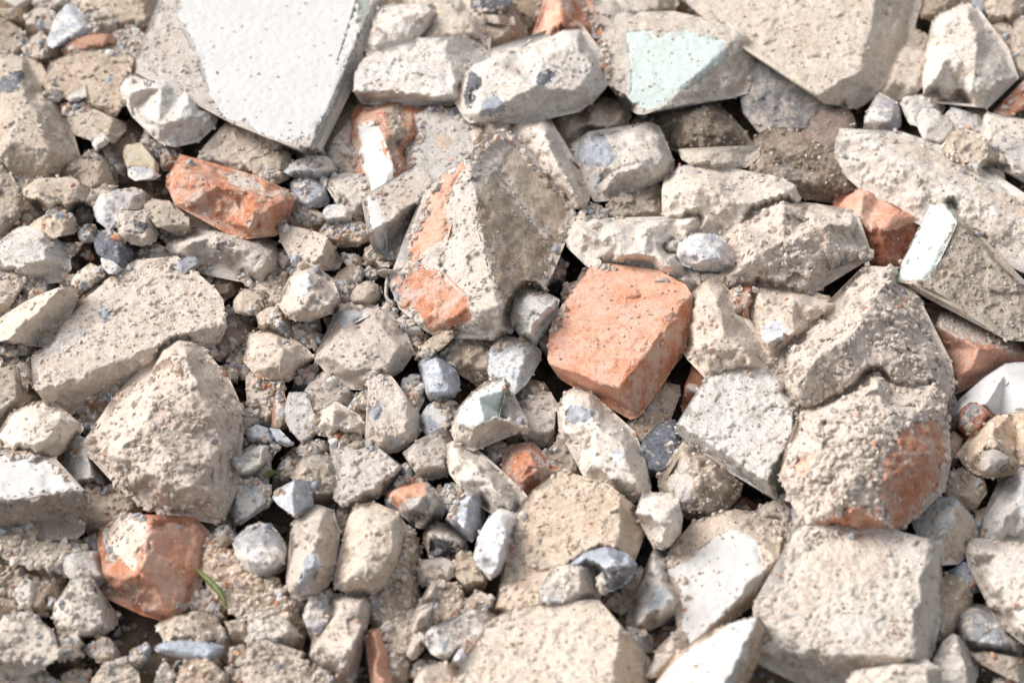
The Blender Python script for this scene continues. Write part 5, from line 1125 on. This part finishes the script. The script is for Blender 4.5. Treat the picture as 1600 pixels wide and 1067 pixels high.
R('d4',6,'A',52,'pale blue-topped block with a tan right side, above the widest pale block','800,160 850,80 930,30 1020,30 1060,70 1140,150 1172,230 1150,322 1060,402 960,402 920,262 820,242',I='850,130,36 960,60,42 1048,90,48 1000,190,54 965,260,48 900,200,44 1080,250,40 1030,350,30',tint=1.0,P=[('tan_side','S','1050,80 1062,78 1138,152 1168,230 1148,318 1058,398 962,398 958,275 1000,205')],PL='850,130,36 1050,85,50 965,262,46|1052,80,50 965,265,50 1150,290,5')
R('d4',3,'O',28,'brown lump in the gap above the pale gravelly slab','1140,170 1200,100 1290,60 1300,250 1200,290 1160,240',tint=1.3)
# ------------------------------------------------------------------ small odd things
def tube(name, path, rad, mat, label, cat, n=8):
    P = [to_world([p[0]], [p[1]], [p[2]])[0] for p in path]
    V, F = [], []
    for i, p in enumerate(P):
        t = P[min(i + 1, len(P) - 1)] - P[max(i - 1, 0)]; t /= np.linalg.norm(t)
        a = np.cross(t, [0.3, .5, .8]); a /= np.linalg.norm(a); b = np.cross(t, a)
        r = rad[i] if isinstance(rad, (list, tuple)) else rad
        for k in range(n):
            q = 2 * math.pi * k / n; V.append(p + (a * math.cos(q) + b * math.sin(q)) * r / 1600)
    for i in range(len(P) - 1):
        for k in range(n): F.append((i * n + k, i * n + (k + 1) % n, (i + 1) * n + (k + 1) % n, (i + 1) * n + k))
    F.append(tuple(range(n))[::-1]); F.append(tuple((len(P) - 1) * n + k for k in range(n)))
    return V, F

def make_nail(z):
    root = bpy.data.objects.new('nail', None); COL.objects.link(root)
    root['label'] = 'bent flat-headed nail standing among pebbles left of the tall central block'; root['category'] = 'nail'
    o = to_world([604], [440], [z])[0]; root.location = o; root.empty_display_size = .01
    V, F = tube('shank', [(606, 432, z + 22), (604, 445, z + 14), (603, 460, z + 6), (605, 467, z + 2), (612, 473, z), (619, 477, z - 2)], 3.2, 'm', '', '')
    mesh_obj('shank', np.array(V), F, [MATS['m']], parent=root, origin=o)
    # domed disc head
    V, F = [], []
    ax = to_world([606], [424], [z + 30])[0] - to_world([604], [445], [z + 14])[0]; ax /= np.linalg.norm(ax)
    a = np.cross(ax, [1, 0, 0]); a /= np.linalg.norm(a); b = np.cross(ax, a)
    c = to_world([606], [427], [z + 26])[0]
    prof = [(0, 3.2), (9, 2.6), (16, .8), (17.2, -.6), (16, -2), (8, -2.6), (0, -2.8)]; n = 22
    for r, hh in prof:
        for k in range(n):
            q = 2 * math.pi * k / n; rr = r * (1 + .05 * math.sin(3 * q + 1) + .03 * math.sin(7 * q))
            V.append(c + (a * math.cos(q) + b * math.sin(q)) * rr / 1600 + ax * hh / 1600)
    for i in range(len(prof) - 1):
        for k in range(n): F.append((i * n + k, i * n + (k + 1) % n, (i + 1) * n + (k + 1) % n, (i + 1) * n + k))
    mesh_obj('head', np.array(V), F, [MATS['w']], parent=root, origin=o)

def single(name, V, F, mat, label, cat):
    ob, _ = mesh_obj(name, np.array(V), F, [MATS[mat]]); ob['label'] = label; ob['category'] = cat
    return ob

def blade(path, w):
    V, F = [], []
    P = [to_world([p[0]], [p[1]], [p[2]])[0] for p in path]
    for i, p in enumerate(P):
        t = P[min(i + 1, len(P) - 1)] - P[max(i - 1, 0)]; t /= np.linalg.norm(t)
        s = np.cross(t, FWD); s /= np.linalg.norm(s); nn = np.cross(s, t)
        k = w * math.sin(math.pi * (.12 + .84 * i / (len(P) - 1))) / 1600
        for q in ((-1, 0), (0, .45), (1, 0), (0, -.1)): V.append(p + s * q[0] * k + nn * q[1] * k)
    for i in range(len(P) - 1):
        for k in range(4): F.append((i * 4 + k, i * 4 + (k + 1) % 4, (i + 1) * 4 + (k + 1) % 4, (i + 1) * 4 + k))
    F += [(3, 2, 1, 0), tuple((len(P) - 1) * 4 + k for k in range(4))]
    return V, F

zbuf, grid, limit = solve(ROCKS)
if DEBUG:
    for r in ROCKS: print('Z %6.1f H %d L%d %s' % (r['z'], r['H'], r['layer'], r['label']))
def top(u, v, k=1):
    j, i = int((v - grid[2]) / grid[0]), int((u - grid[1]) / grid[0])
    return float(max(zbuf[j - k:j + k + 1, i - k:i + k + 1].max(), -55))
build_ground(zbuf, grid)
for r in ROCKS: build_rock(r, limit)
build_grit(zbuf, grid)
make_nail(max(top(606, 430, 3) - 12, top(604, 455, 2) + 6))
z0 = max(top(330, 910, 3), top(315, 897, 2), top(345, 928, 2)) - 14
V, F = blade([(305, 887, z0 + 14), (315, 897, z0 + 24), (330, 910, z0 + 30), (343, 925, z0 + 30), (351, 940, z0 + 24), (356, 950, z0 + 16)], 4.5)
single('grass_blade', V, F, 'g', 'dry green grass blade lying beside the tall orange brick', 'grass')
V, F = tube('', [(438, 568, top(438, 568, 2) + 6), (436, 580, top(436, 580, 2) + 8), (440, 592, top(440, 592, 2) + 8), (446, 603, top(446, 603) + 6)], 1.0, 'w', '', '', 6)
single('plant_fibre', V, F, 'w', 'thin pale fibre curling over the gap above the upright white-fronted sliver', 'fibre')
V, F = blade([(412, 744, top(412, 744, 2) + 3), (420, 741, top(420, 741, 2) + 10), (428, 739, top(428, 739, 2) + 10), (433, 742, top(433, 742) + 4)], 6)
single('leaf_scrap', V, F, 'g', 'small dull green leaf scrap in the gap right of the pale mortar cube', 'leaf')
